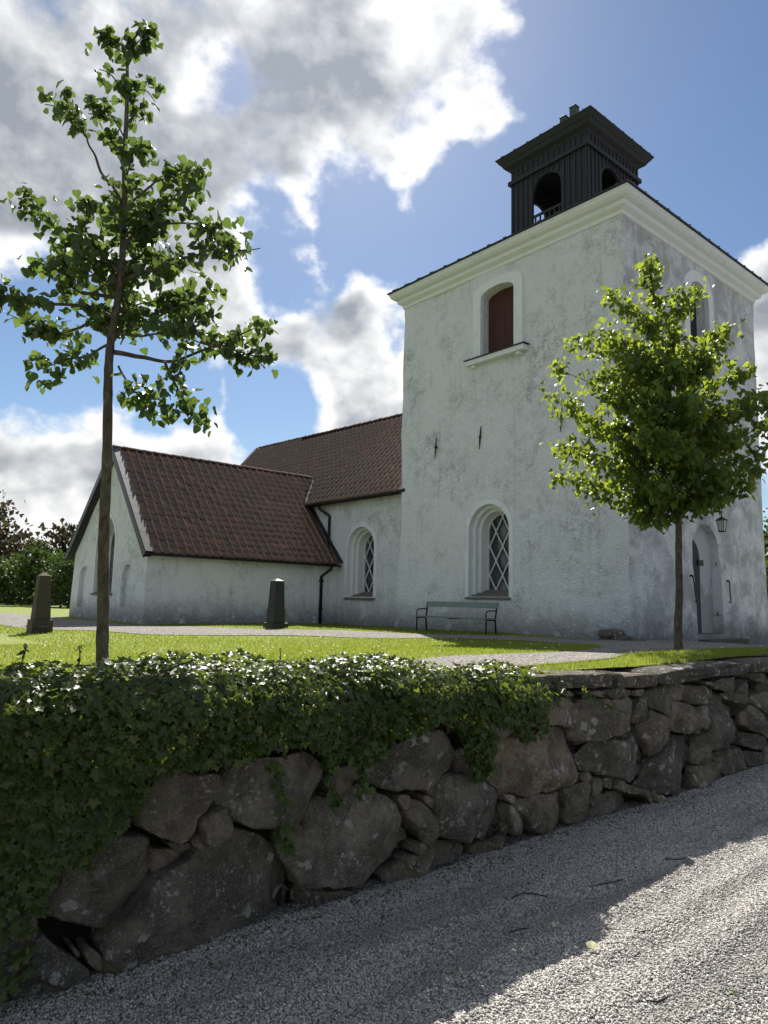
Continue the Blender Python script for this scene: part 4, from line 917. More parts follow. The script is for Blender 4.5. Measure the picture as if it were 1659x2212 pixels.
# ------------------------------------------------------------------ dry-stone retaining wall
wall = thing('stone_wall', (5.9, -11, ROAD_Z), 'dark dry stone retaining wall of big rounded fieldstones along the gravel road', 'stone wall')
WX = 6.0
Z1 = src(0, 3000, 800); Z2 = src(500, 2900, 1300); Z3 = src(1100, 2800, 1900); Z4 = src(1800, 2550, 2600); Z5 = src(2324, 2550, 3024)
STONES = [
 (Z1, [(330,1330),(380,1000),(420,760),(700,650),(1000,640),(1195,620),(1215,700),(1245,960),(1255,1090),(1100,1260),(940,1400),(700,1370),(450,1330)], 0, 1),
 (Z1, [(60,2080),(270,1750),(330,1385),(480,1530),(640,1650),(740,1740),(760,1810),(600,1900),(400,2010)], .03, 1),
 (Z1, [(610,1560),(650,1550),(695,1620),(685,1655),(640,1620)], -.08, 1), (Z1, [(715,1600),(770,1550),(830,1590),(860,1660),(855,1720),(820,1740),(750,1690)], -.03, 1),
 (Z1, [(-250,2250),(-250,650),(380,650),(340,1000),(320,1330),(310,1400),(260,1750),(60,2110)], 0, 1),
 (Z1, [(860,1700),(900,1640),(960,1700),(1060,1740),(1000,1790),(850,1830)], -.05, 1),
 (Z2, [(-190,1720),(-120,1560),(80,1440),(200,1300),(225,1200),(330,1170),(430,1110),(560,1050),(610,950),(700,930),(840,830),(1000,810),(1200,850),(1290,920),(1370,1050),(1430,1250),(1445,1520),(1250,1610),(900,1730),(500,1880),(100,1990),(-150,1990)], .03, 1),
 (Z2, [(95,700),(150,560),(270,430),(280,350),(420,300),(720,340),(850,370),(770,520),(740,590),(660,640),(620,720),(620,790),(540,880),(400,885),(280,850),(200,815),(110,800)], .05, 1),
 (Z2, [(630,760),(680,690),(830,590),(880,670),(870,770),(800,860),(690,940),(640,900),(650,830)], .03, 1),
 (Z2, [(670,620),(760,560),(830,570),(800,630),(690,670)], -.08, 1), (Z2, [(390,900),(560,905),(580,960),(480,975),(400,940)], -.08, 1),
 (Z2, [(185,900),(400,960),(600,960),(560,1050),(430,1110),(330,1170),(225,1200)], -.10, 1), (Z2, [(560,890),(630,800),(650,900),(690,940),(600,930)], -.06, 1),
 (Z2, [(770,530),(850,370),(900,330),(1000,230),(1350,150),(1480,120),(1640,230),(1650,330),(1590,430),(1520,570),(1480,720),(1400,760),(1200,770),(1080,770),(930,740),(870,650),(830,570)], .04, 1),
 (Z3, [(345,685),(400,760),(440,860),(445,930),(330,955),(205,950),(260,780)], .0, 1),
 (Z3, [(480,550),(500,470),(600,440),(665,480),(640,560),(560,650),(510,705),(480,700)], .0, 1),
 (Z3, [(95,1150),(110,980),(210,965),(440,940),(480,760),(600,640),(760,640),(900,700),(1000,800),(1100,930),(1170,1030),(1150,1110),(1050,1230),(920,1350),(830,1430),(720,1460),(500,1475),(220,1475),(180,1370),(130,1250)], .04, 1),
 (Z3, [(820,470),(880,380),(1000,290),(1150,200),(1300,150),(1390,190),(1440,290),(1500,320),(1490,430),(1430,530),(1270,630),(1120,685),(960,670),(830,620),(740,600),(830,560)], .05, 1),
 (Z3, [(980,740),(1000,700),(1100,700),(1095,770),(1050,830),(1010,790)], -.02, 1),
 (Z3, [(1075,830),(1120,720),(1180,730),(1270,830),(1325,930),(1320,1020),(1270,1100),(1220,1090),(1170,1000),(1090,890)], .0, 1),
 (Z3, [(1190,720),(1240,690),(1290,740),(1290,800),(1250,800)], -.03, 1), (Z3, [(1225,640),(1275,620),(1290,690),(1250,700)], -.03, 1),
 (Z3, [(1130,1170),(1180,1070),(1240,1130),(1220,1170),(1160,1180)], .0, 1), (Z3, [(1060,1250),(1130,1180),(1160,1230),(1100,1265)], -.02, 1),
 (Z3, [(900,1390),(1060,1260),(1240,1180),(1280,1090),(1390,1060),(1450,1150),(1470,1300),(1250,1410),(1000,1450)], -.02, 1),
 (Z3, [(180,1500),(700,1475),(850,1450),(900,1480),(500,1580),(200,1640)], -.08, 1),
 (Z4, [(-125,1480),(-130,1200),(-115,1080),(-40,1040),(50,1050),(270,1090),(350,1150),(385,1250),(400,1400),(400,1540),(330,1600),(200,1620),(0,1580),(-100,1540)], .04, 1),
 (Z4, [(50,1000),(60,850),(270,830),(280,1000),(285,1060),(150,1080),(70,1040)], -.03, 1), (Z4, [(275,790),(290,760),(360,755),(370,790),(300,815)], .0, 1),
 (Z4, [(285,1050),(280,830),(340,770),(600,730),(780,690),(960,660),(1020,760),(1040,1000),(1030,1090),(900,1170),(700,1230),(620,1240),(510,1220),(400,1180)], .04, 1),
 (Z4, [(60,690),(100,560),(300,530),(590,560),(595,680),(480,720),(380,745),(270,745)], .02, 1),
 (Z4, [(640,470),(740,410),(900,400),(1045,440),(1055,600),(1030,625),(920,650),(720,625),(650,570)], .03, 1),
 (Z4, [(1060,560),(1080,470),(1200,430),(1440,390),(1465,500),(1460,680),(1400,720),(1200,760),(1030,780),(1020,700)], .02, 1),
 (Z4, [(1050,880),(1150,810),(1400,760),(1500,700),(1570,790),(1620,900),(1610,1020),(1540,1110),(1450,1130),(1350,1070),(1200,1045),(1080,1010)], .05, 1),
 (Z4, [(1040,780),(1180,775),(1420,740),(1400,760),(1150,810),(1060,860),(1035,840)], -.06, 1),
 (Z4, [(530,1270),(640,1230),(905,1185),(910,1480),(830,1530),(700,1555),(640,1480),(590,1380)], .03, 1), (Z4, [(920,1180),(1000,1130),(1060,1110),(1095,1150),(1095,1350),(1040,1420),(925,1475)], .03, 1),
 (Z4, [(470,1290),(520,1330),(590,1480),(580,1560),(530,1580),(470,1480)], .0, 1), (Z4, [(390,1210),(440,1195),(500,1220),(490,1250),(465,1280),(420,1260)], .0, 1), (Z4, [(400,1300),(465,1290),(470,1480),(500,1570),(410,1560)], -.06, 1),
 (Z4, [(500,1250),(540,1280),(600,1400),(640,1500),(600,1560),(530,1340)], -.07, 1), (Z4, [(300,1110),(400,1190),(390,1260),(350,1160)], -.06, 1),
 (Z4, [(1105,1150),(1170,1070),(1220,1090),(1230,1180),(1200,1250),(1120,1300),(1100,1250)], .0, 1), (Z4, [(1045,1050),(1150,1040),(1150,1090),(1090,1120),(1040,1100)], -.04, 1),
 (Z4, [(1310,1160),(1340,1090),(1400,1110),(1425,1150),(1400,1190),(1350,1185)], .01, 1), (Z4, [(1220,1080),(1340,1060),(1330,1110),(1310,1160),(1250,1150)], -.04, 1),
 (Z4, [(1425,1160),(1450,1140),(1560,1190),(1640,1250),(1630,1285),(1540,1235),(1430,1190)], .03, 1),
 (Z4, [(1090,1330),(1220,1230),(1320,1190),(1420,1200),(1540,1240),(1600,1290),(1400,1390),(1150,1480),(980,1520),(1050,1420)], -.04, 1),
 (Z4, [(200,1650),(330,1610),(400,1560),(500,1580),(540,1630),(350,1700),(200,1740)], -.05, 1), (Z4, [(-380,1760),(-150,1600),(0,1600),(190,1640),(120,1740),(-100,1820)], -.05, 1),
 (Z4, [(620,380),(700,350),(750,380),(720,420),(640,440)], -.02, 1), (Z4, [(850,360),(900,345),(1000,390),(990,405),(880,395)], .0, 1), (Z4, [(1110,380),(1160,350),(1240,380),(1240,415),(1150,410)], .0, 1),
 (Z4, [(1365,340),(1440,350),(1460,400),(1400,400),(1360,385)], .0, 1), (Z4, [(1460,360),(1540,340),(1555,380),(1530,400),(1470,405)], .0, 1), (Z4, [(1060,440),(1200,420),(1230,430),(1080,480)], -.06, 1),
 (Z5, [(435,530),(520,460),(580,520),(590,640),(570,700),(470,715),(430,700)], .02, 1), (Z5, [(535,460),(560,400),(640,360),(720,335),(755,400),(765,520),(740,620),(700,620),(600,560),(570,490)], .03, 1),
 (Z5, [(755,355),(930,365),(940,500),(780,490),(765,400)], .02, 1), (Z5, [(595,590),(680,620),(740,660),(790,760),(810,850),(800,900),(720,970),(615,1045),(590,930),(530,830),(500,740),(585,690)], .03, 1),
 (Z5, [(745,640),(790,510),(880,510),(1020,560),(1060,650),(1040,750),(950,800),(820,810),(780,720)], .04, 1), (Z5, [(950,400),(960,370),(1080,330),(1190,400),(1230,420),(1200,510),(1130,530),(1030,540),(960,500)], .02, 1),
 (Z5, [(1060,560),(1130,540),(1150,640),(1170,760),(1120,770),(1070,730),(1050,740),(1060,650)], .0, 1), (Z5, [(1150,560),(1200,520),(1250,430),(1320,490),(1430,580),(1490,700),(1480,820),(1400,930),(1220,980),(1170,960),(1160,870),(1180,760)], .04, 1),
 (Z5, [(1210,330),(1240,280),(1380,280),(1430,310),(1420,390),(1300,400),(1220,380)], .02, 1), (Z5, [(1440,330),(1530,310),(1590,340),(1580,410),(1530,520),(1460,580),(1440,560),(1320,480),(1290,440),(1420,410)], .0, 1),
 (Z5, [(1510,250),(1740,240),(1740,330),(1600,340),(1510,300)], .0, 1), (Z5, [(1550,520),(1600,430),(1740,430),(1740,640),(1660,610)], .02, 1), (Z5, [(1480,640),(1560,540),(1740,670),(1740,890),(1600,800),(1490,750)], .03, 1),
 (Z5, [(1500,840),(1520,780),(1740,910),(1740,1010),(1660,970),(1510,920)], .02, 1), (Z5, [(520,1310),(600,1250),(620,1050),(720,980),(810,910),(840,830),(960,810),(1060,830),(1040,1000),(1020,1150),(990,1330),(880,1350),(830,1390),(720,1400),(600,1390)], .03, 1),
 (Z5, [(1050,840),(1150,790),(1160,960),(1210,1000),(1190,1090),(1030,1100)], .0, 1), (Z5, [(1010,1120),(1200,1080),(1290,1090),(1300,1200),(1290,1280),(1130,1330),(1000,1340)], .0, 1),
 (Z5, [(1220,1010),(1250,990),(1400,960),(1500,930),(1520,1080),(1540,1150),(1380,1220),(1300,1210),(1290,1090)], -.02, 1), (Z5, [(630,1390),(690,1370),(740,1440),(700,1470),(640,1465)], .02, 1),
 (Z5, [(1530,970),(1740,1030),(1740,1110),(1540,1140)], -.04, 1), (Z5, [(1000,770),(1060,765),(1065,800),(990,808)], .0, 1), (Z5, [(1090,340),(1110,310),(1165,340),(1150,370)], .02, 1),
 # coping slabs
 (Z4, [(440,255),(700,226),(1060,216),(1300,206),(1308,330),(1100,335),(700,345),(580,350),(480,310)], .04, 2), (Z4, [(1300,206),(1345,210),(1365,240),(1360,400),(1300,415),(1230,400),(1200,350),(1305,332)], .06, 2),
 (Z5, [(325,268),(480,252),(600,257),(632,272),(632,350),(600,365),(440,385),(330,380)], .04, 2), (Z5, [(638,272),(645,242),(800,202),(1000,182),(1250,147),(1490,142),(1502,240),(1300,265),(1180,270),(1000,310),(830,340),(760,350),(720,330),(645,345)], .05, 2),
 (Z5, [(1508,152),(1560,127),(1700,117),(1900,102),(1900,228),(1512,238)], .05, 2),
]
def chaikin(p_, it=1):
    for _ in range(it):
        q = []
        for i in range(len(p_)):
            a, b = np.array(p_[i]), np.array(p_[(i + 1) % len(p_)]); q += [a * .86 + b * .14, a * .14 + b * .86]
        p_ = q
    return p_
def resample(p_, n):
    p_ = np.array(p_); d = np.linalg.norm(np.roll(p_, -1, 0) - p_, axis=1); s0 = np.concatenate([[0], np.cumsum(d)]); P2 = np.vstack([p_, p_[:1]])
    t_ = np.linspace(0, s0[-1], n, endpoint=False); return np.stack([np.interp(t_, s0, P2[:, 0]), np.interp(t_, s0, P2[:, 1])], 1), s0[-1]
def make_stone(poly2, off, typ, seed, parent):
    pl, per = resample(chaikin(poly2, 2), 1) if False else resample(chaikin(poly2, 2), int(min(64, max(18, 22 + 16 * np.ptp(np.array(poly2), axis=0).max()))))
    c = pl.mean(0); R0 = np.linalg.norm(pl - c, axis=1).mean(); n = len(pl)
    b = min(.085, .26 * R0) if typ == 1 else min(.03, .2 * R0)
    rings = [(.92, -.42), (.985, -.20), (1.0, -.09), (.995, -.035), (.975, .006), (.93, .036), (.84, .054), (.68, .064), (.50, .066), (.34, .073), (.17, .076)]
    if typ == 2: rings = [(1.0, -.62), (1.0, -.45), (1.0, -.3), (1.0, -.15), (1.0, -.06), (.99, -.02), (.96, -.004), (.86, .004), (.6, .008), (.3, .01)]
    rs = random.Random(seed); planes = [(rs.uniform(-.8, .8), rs.uniform(-.8, .8), rs.uniform(.45, 1.1)) for _ in range(7)]
    vs = []; sv = Vector((seed * 3.7, seed * 1.3, 0))
    for s0, dx in rings:
        for i in range(n):
            q = c + (pl[i] - c) * s0; h_ = dx / .076 * b if dx > 0 else dx
            if dx > -.05 and typ == 1:
                du, dv = (q - c)
                for pa, pb, pc in planes: h_ = min(h_, b * pc + (du * pa + dv * pb) * .6)
            k = 1. if dx > -.3 else .3
            v3 = Vector((WX + off + h_ - b * .55, q[0], q[1]))
            nz = Vector((noise.noise(v3 * 5 + sv), noise.noise(v3 * 5 + sv + Vector((5, 0, 0))), noise.noise(v3 * 5 + sv + Vector((0, 9, 0))))) * .030
            nz += Vector((noise.noise(v3 * 14 + sv), noise.noise(v3 * 14 + sv + Vector((5, 0, 0))), noise.noise(v3 * 14 + sv + Vector((0, 9, 0))))) * .018
            nz += Vector((noise.noise(v3 * 38 + sv), noise.noise(v3 * 38 + sv + Vector((3, 0, 0))), noise.noise(v3 * 38 + sv + Vector((0, 4, 0))))) * .008
            vs.append(v3 + nz * k * min(1., R0 / .12) * (.45 if typ == 2 else 1.))
    cn = len(vs); vs.append(Vector((WX + off + b * .45, c[0], c[1])) if typ == 1 else Vector((WX + off + b * .45, c[0], c[1])))
    if typ == 1:
        h_ = b
        for pa, pb, pc in planes: h_ = min(h_, b * pc)
        vs[cn].x = WX + off + h_ - b * .55
    m_ = len(rings)
    fs = [(r_ * n + i, r_ * n + (i + 1) % n, (r_ + 1) * n + (i + 1) % n, (r_ + 1) * n + i) for r_ in range(m_ - 1) for i in range(n)]
    fs += [((m_ - 1) * n + i, (m_ - 1) * n + (i + 1) % n, cn) for i in range(n)] + [tuple(range(n))[::-1]]
    return MB().add(vs, fs).build('coping_stone' if typ == 2 else 'stone', 'coping_rock' if typ == 2 else 'field_stone', parent, smooth=True)
sd = 1
for zf, poly, off, typ in STONES:
    p2 = []
    for a, b in poly:
        q = on_x(*zf(a, b), WX + off * .5); p2.append((q[1], q[2]))
    make_stone(p2, off, typ, sd, wall); sd += 1
# the wall runs on beyond both ends of the picture
def filler(y0, y1, z0, z1, seed, hmin=.22, hmax=.42):
    rs = random.Random(seed); z_ = z0
    global sd
    while z_ < z1 - .08:
        hh = min(rs.uniform(hmin, hmax), z1 - z_); y = y0 + rs.uniform(-.2, 0)
        while y < y1:
            ww = rs.uniform(.3, .7); j = lambda: rs.uniform(-.035, .035)
            make_stone([(y + .02 + j(), z_ + .02), (y + ww / 2, z_ + .01 + j() * .5), (y + ww - .02 + j(), z_ + .03), (y + ww - .02, z_ + hh / 2 + j()), (y + ww - .04, z_ + hh - .02 + j() * .4), (y + ww / 2, z_ + hh + j() * .4), (y + .03, z_ + hh - .03), (y + .01 + j(), z_ + hh / 2)], rs.uniform(-.02, .05), 1, sd, wall); sd += 1; y += ww
        z_ += hh
filler(-7.42, -3.2, -.82, .10, 4); filler(-17.2, -15.05, -.82, .22, 5)
for k in range(4):
    y = -6.9 + k * 1.05; make_stone([(y, .14), (y + .5, .13), (y + 1.0, .15), (y + 1.0, .29), (y + .5, .30), (y, .29)], .04, 2, sd, wall); sd += 1
mb = MB(); V, Fc = grid_sheet(np.arange(-22, 4.01, .2), np.arange(-1.0, .21, .15), lambda a, b: 5.80 + .03 * np.sin(a * 9 + b * 5) + .02 * np.sin(b * 17 - a * 4))
yv = np.arange(-22, -11.2, .2); tp = np.interp(yv, [-17, -14.6, -13.6, -12.9, -12.3, -11.8, -11.35], [.46, .455, .45, .43, .39, .355, .32]) - .09
sun_block = MB(); hv = [q for y_, z2 in zip(yv, tp) for q in ((6.02, y_, .05), (6.0, y_, z2 - .06), (5.9, y_, z2), (5.6, y_, z2), (5.4, y_, .1))]
sun_block.add(hv, [(i * 5 + j, i * 5 + j + 1, i * 5 + j + 6, i * 5 + j + 5) for i in range(len(yv) - 1) for j in range(4)]).build('wall_core', 'wall_core', wall)  # unseen mound inside the ivy, added to stop sun leaking onto the road
V = V[:, [2, 0, 1]]; core = link('wall_core', np_mesh('wall_core', V, Fc), 'wall_core', wall)
MB().add([(5.81, -22, .19), (5.81, 4, .19), (5.55, 4, .20), (5.55, -22, .20)], [(0, 1, 2, 3)]).build('wall_core', 'wall_core', wall)

# ------------------------------------------------------------------ leaves
def leaf_shape(kind):
    if kind == 'linden':
        half = [(0, 0), (.22, -.10), (.44, .02), (.52, .26), (.44, .52), (.24, .80), (0, 1.12)]
    elif kind == 'ivy':
        half = [(0, 0), (.20, -.12), (.50, -.10), (.36, .18), (.66, .46), (.28, .52), (0, 1.0)]
    else:
        half = [(0, 0), (.14, .2), (.2, .5), (.12, .8), (0, 1.05)]
    out = half + [(-u, v) for u, v in half[-2:0:-1]]
    fold = .28 if kind != 'ivy' else .16
    vs = [(0, .38, .0)] + [(u, v, fold * abs(u) - .22 * (v - .38) ** 2 * (1 if kind == 'linden' else .5)) for u, v in out]
    vs[0] = (0, .38, -.02)
    n = len(out); return np.array(vs), [(0, 1 + i, 1 + (i + 1) % n) for i in range(n)]
def leaf_objects(kind, mat, P_, N_, S_, parent_fn, name='leaf', n_obj=300, rank=None, spin=None):
    bv, bf = leaf_shape(kind); n = len(P_)
    sp = rng.uniform(0, 2 * PI, n) if spin is None else spin
    R3 = basis_from(N_, sp)
    order = np.argsort(rank if rank is not None else np.linalg.norm(P_ - CAM, axis=1) / S_)
    # irregular blades: three shared shapes
    shapes = []
    for k in range(3):
        v2 = bv * (1 + rng.normal(0, .07, bv.shape)); v2[:, 2] += rng.normal(0, .05, len(bv)); me = bpy.data.meshes.new(name)
        me.from_pydata([tuple(v) for v in v2], [], bf); me.update(); me.materials.append(MATS[mat]); shapes.append((v2, me))
    pick = rng.integers(0, 3, n); solo, mass = order[:n_obj], order[n_obj:]
    Vs, Fs, off = [], [], 0
    for k in range(3):
        ix = mass[pick[mass] == k]
        if len(ix) == 0: continue
        V, Fc = scatter(shapes[k][0], bf, P_[ix], R3[ix], S_[ix]); Vs.append(V); Fs.append(Fc + off); off += len(V)
    if Vs:
        me = np_mesh('foliage', np.concatenate(Vs), np.concatenate(Fs)); par = parent_fn(me)
    else: par = parent_fn(None)
    for i in solo:
        mt = Matrix.Identity(4)
        for a_ in range(3):
            for b_ in range(3): mt[a_][b_] = R3[i, a_, b_] * S_[i]
            mt[a_][3] = P_[i, a_]
        link(name, shapes[pick[i]][1], None, par, mt)

# ------------------------------------------------------------------ ivy over the wall
ivy = thing('ivy', (6.0, -13.2, .3), 'dense dark green ivy hanging over the top of the dry stone wall', 'ivy')
IVYPX = [(-260, 1440), (0, 1462), (120, 1455), (260, 1432), (420, 1432), (600, 1440), (800, 1442), (950, 1452), (1080, 1458), (1130, 1480), (1165, 1505), (1160, 1545), (1125, 1560), (1150, 1595), (1130, 1600), (1090, 1560), (1040, 1560), (1062, 1620), (1058, 1665), (1035, 1690), (1020, 1640), (985, 1572), (940, 1542), (890, 1575), (840, 1592), (815, 1640), (780, 1655), (745, 1632), (715, 1668), (700, 1622), (640, 1600), (560, 1612), (500, 1636), (450, 1655), (390, 1652), (330, 1675), (300, 1745), (265, 1800), (215, 1840), (195, 1880), (130, 1860), (110, 1960), (95, 2050), (60, 2120), (0, 2180), (-260, 2300)]
poly = [tuple(on_x(px, py, 6.08)[1:]) for px, py in IVYPX]
ytop = [q[0] for q in poly[:10]]; ztop_px = [q[1] for q in poly[:10]]
def ivy_top(y): return np.interp(y, [-17, -14.6, -13.6, -12.9, -12.3, -11.8, -11.35, -11.1], [.46, .455, .45, .43, .39, .355, .32, .29])
N0 = 110000; yy = rng.uniform(-17.2, -10.9, N0); zz = rng.uniform(-.8, .5, N0)
ok = inpoly(yy, zz, poly) | ((yy < -15.0) & (zz < ivy_top(yy))); ok &= zz < ivy_top(yy) - .01
ok &= rng.uniform(0, 1, N0) < np.where(yy < -14.9, .5, 1) * np.where(zz < -.3, .55, 1.) * np.where((yy < -14.4) & (zz < -.42), .35, 1.)
yy, zz = yy[ok][:20000], zz[ok][:20000]
hgt = (ivy_top(yy) - zz); bul = .05 + .13 * np.exp(-(hgt - .18) ** 2 / .05) + .05 * np.sin(yy * 3.1 + zz * 4) * .6 + .035 * np.sin(yy * 7.7 - zz * 6)
bul = np.clip(bul, .03, .25) * sst(-.0, .12, hgt + .02)
u = rng.uniform(0, 1, len(yy)) ** .45
xx = 6.03 + bul * u
Pf = np.stack([xx, yy, zz], 1)
Nf = np.stack([np.full(len(yy), 1.0), rng.normal(0, .38, len(yy)), .25 + .9 * np.exp(-hgt / .10) + rng.normal(0, .38, len(yy))], 1)
nt = 11000; yt = rng.uniform(-17, -11.2, nt); xt = rng.uniform(5.15, 6.13, nt); lim = np.interp(yt, [-13, -12, -11.2], [5.2, 5.45, 5.75]); k_ = xt > lim + rng.normal(0, .06, nt); xt, yt = xt[k_], yt[k_]
prof_ = ivy_top(yt) - .16 * sst(5.5, 5.15, xt) - .10 * sst(5.98, 6.16, xt) + .030 * np.sin(yt * 5 + xt * 7) + .02 * np.sin(yt * 13 - xt * 9)
zt = prof_ - rng.uniform(0, 1, len(xt)) ** 2 * .10 + .01
Pt = np.stack([xt, yt, zt], 1); Nt = np.stack([.25 + rng.normal(0, .42, len(xt)), rng.normal(0, .42, len(xt)), np.full(len(xt), 1.)], 1)
# a few runners creeping on over the bare stones
def runner(pts, n):
    q = np.array([on_x(*p_, 6.10) for p_ in pts]); t_ = rng.uniform(0, 1, n) * (len(q) - 1); i = np.minimum(t_.astype(int), len(q) - 2); f = (t_ - i)[:, None]
    return q[i] * (1 - f) + q[i + 1] * f + rng.normal(0, .018, (n, 3)), q
runs = [([Z4(600, 420), Z4(640, 480), Z4(700, 560), Z4(720, 640), Z4(690, 720)], 60), ([Z4(1030, 350), Z4(1090, 400), Z4(1180, 450), Z4(1280, 500), Z4(1390, 540)], 32), ([Z4(560, 330), Z4(700, 370), Z4(770, 390)], 30), ([Z4(430, 240), Z4(520, 235), Z4(620, 250), Z4(640, 330)], 40), ([Z4(420, 450), Z4(540, 500), Z4(600, 560), Z4(640, 640)], 60), ([Z4(150, 560), Z4(250, 590), Z4(300, 630)], 40), ([Z3(640, 480), Z3(700, 560), Z3(680, 650)], 40), ([Z3(400, 560), Z3(450, 700), Z3(470, 780)], 40),
        ([Z2(1250, 700), Z2(1280, 800), Z2(1330, 900)], 45), ([Z2(1180, 200), Z2(1270, 450), Z2(1300, 650)], 40), ([Z4(240, 740), Z4(230, 860), Z4(270, 960), Z4(290, 1020)], 50)]
Pr = []
for pts, n in runs:
    a, q = runner(pts, n); Pr.append(a); MB().tube([tuple(x) for x in q], .004, 5).build('stem', 'twig_wood', ivy)
Pr = np.concatenate(Pr); Nr = np.stack([np.ones(len(Pr)), rng.normal(0, .4, len(Pr)), .3 + rng.normal(0, .4, len(Pr))], 1)
for k in range(14):
    y = rng.uniform(-15, -11.4); z_ = float(ivy_top(y)) - .02; x = 6.16
    MB().tube([(x, y, z_), (x + .03, y + rng.normal(0, .06), z_ - .12), (x - .02, y + rng.normal(0, .1), z_ - .35)], .003, 5).build('stem', 'twig_wood', ivy)
for px0, py0, px1, py1 in ((300, 1480, 420, 1425), (610, 1500, 625, 1525), (740, 1538, 780, 1540), (330, 1495, 380, 1462)):
    a, b = on_x(px0, py0, 6.2), on_x(px1, py1, 6.16); MB().tube([tuple(a), tuple((a + b) / 2 + (0, 0, .01)), tuple(b)], .004, 5).build('stem', 'twig_wood', ivy)
P_ = np.concatenate([Pf, Pt, Pr]); N_ = np.concatenate([Nf, Nt, Nr]); S_ = .016 + .036 * rng.uniform(0, 1, len(P_)) ** 1.3; S_[:len(Pf)] *= np.where(zz < -.3, .85, 1.)
sp = np.concatenate([PI + rng.normal(0, .7, len(Pf)), rng.uniform(0, 2 * PI, len(Pt)), PI + rng.normal(0, .8, len(Pr))])
vis = np.array([RM @ (q - CAM) for q in P_]); pxs = CX + F_PX * vis[:, 0] / vis[:, 2]
rank = vis[:, 2] / S_ + np.where((pxs < 0) | (pxs > 1659), 1e4, 0) - 800 * (P_[:, 0] - 6.0)
def ivy_par(me):
    o = link('foliage', me, 'ivy_leaf', ivy); o['kind'] = 'stuff'; return o
leaf_objects('ivy', 'ivy_leaf', P_, N_, S_, ivy_par, rank=rank, spin=sp)

# ------------------------------------------------------------------ trees
def smooth_path(pts, n=5):
    pts = [np.array(p_, float) for p_ in pts]
    if len(pts) == 2: return [pts[0] + (pts[1] - pts[0]) * k / n for k in range(n + 1)]
    out = []
    for i in range(len(pts) - 1):
        p0, p1, p2, p3 = pts[max(i - 1, 0)], pts[i], pts[i + 1], pts[min(i + 2, len(pts) - 1)]
        for k in range(n):
            t_ = k / n; out.append(.5 * ((2 * p1) + (-p0 + p2) * t_ + (2 * p0 - 5 * p1 + 4 * p2 - p3) * t_ ** 2 + (-p0 + 3 * p1 - 3 * p2 + p3) * t_ ** 3))
    return out + [pts[-1]]
class Tree:
    def __init__(s, name, base, label, leafmat, group=None):
        s.o = thing(name, base, label, 'tree', group); s.P = []; s.S = []; s.mat = leafmat; s.base = base
    def trunk(s, pts, r0, r1):
        q = smooth_path(pts, 8); n = len(q)
        q = [p_ + np.array([noise.noise(Vector(p_) * 1.4), noise.noise(Vector(p_) * 1.4 + Vector((3, 1, 0))), 0]) * .02 for p_ in q]
        rr = [(r0 + (r1 - r0) * (i / (n - 1)) ** .85) * (1 + .35 * max(0, 1 - i / 3) ** 2) * (1 + .05 * math.sin(i * 2.3)) for i in range(n)]
        s.tr = MB().tube([tuple(p_) for p_ in q], rr, 14).build('trunk', 'bark', s.o, smooth=True); s.tq = q
        rs = random.Random(3)
        return s.tr
    def branch(s, pts, r0, r1=.004, leaves=30, start=.35, spread=.09, size=(.07, .115)):
        q = smooth_path(pts, 5); n = len(q)
        q = [p_ + np.array([noise.noise(Vector(p_) * 5), noise.noise(Vector(p_) * 5 + Vector((3, 1, 0))), noise.noise(Vector(p_) * 5 + Vector((0, 1, 7)))]) * .025 * min(1, i / 3) for i, p_ in enumerate(q)]
        MB().tube([tuple(p_) for p_ in q], [r0 + (r1 - r0) * i / (n - 1) for i in range(n)], 7).build('branch', 'bark', s.o, smooth=True)
        Q = np.array(q)
        if leaves:
            # leaves hang in tufts on short side twigs
            nt_ = max(2, leaves // 7)
            for _ in range(nt_):
                t_ = (start + (1 - start) * random.random() ** .8) * (n - 1); i = min(int(t_), n - 2); c = Q[i] + (Q[i + 1] - Q[i]) * (t_ - i)
                d = rng.normal(0, 1, 3); d[2] = d[2] * .6 + .1; d = d / np.linalg.norm(d) * random.uniform(.2, 1.) * spread * 1.6
                k = random.randint(5, 9)
                pp = c + d * rng.uniform(.15, 1.1, (k, 1)) + rng.normal(0, spread * .38, (k, 3)); s.P.append(pp); s.S.append(rng.uniform(size[0], size[1], k))
    def finish(s, droop=.55, n_obj=300):
        P_ = np.concatenate(s.P); S_ = np.concatenate(s.S); n = len(P_)
        N_ = np.stack([rng.normal(0, .75, n), rng.normal(0, .75, n), rng.normal(.55, .5, n)], 1)
        R3 = basis_from(N_, np.zeros(n)); # spin so that the tip hangs down
        tip = np.array([0, 0, -1.]); a = np.einsum('nj,j->n', R3[:, :, 0], tip); b = np.einsum('nj,j->n', R3[:, :, 1], tip)
        spin = np.arctan2(-a, b) + rng.normal(0, droop, n)
        def par(me):
            o = link('crown', me if me is not None else bpy.data.meshes.new('crown'), s.mat, s.o); o['kind'] = 'stuff'; return o
        leaf_objects('linden', s.mat, P_, N_, S_, par, n_obj=n_obj, spin=spin); return n

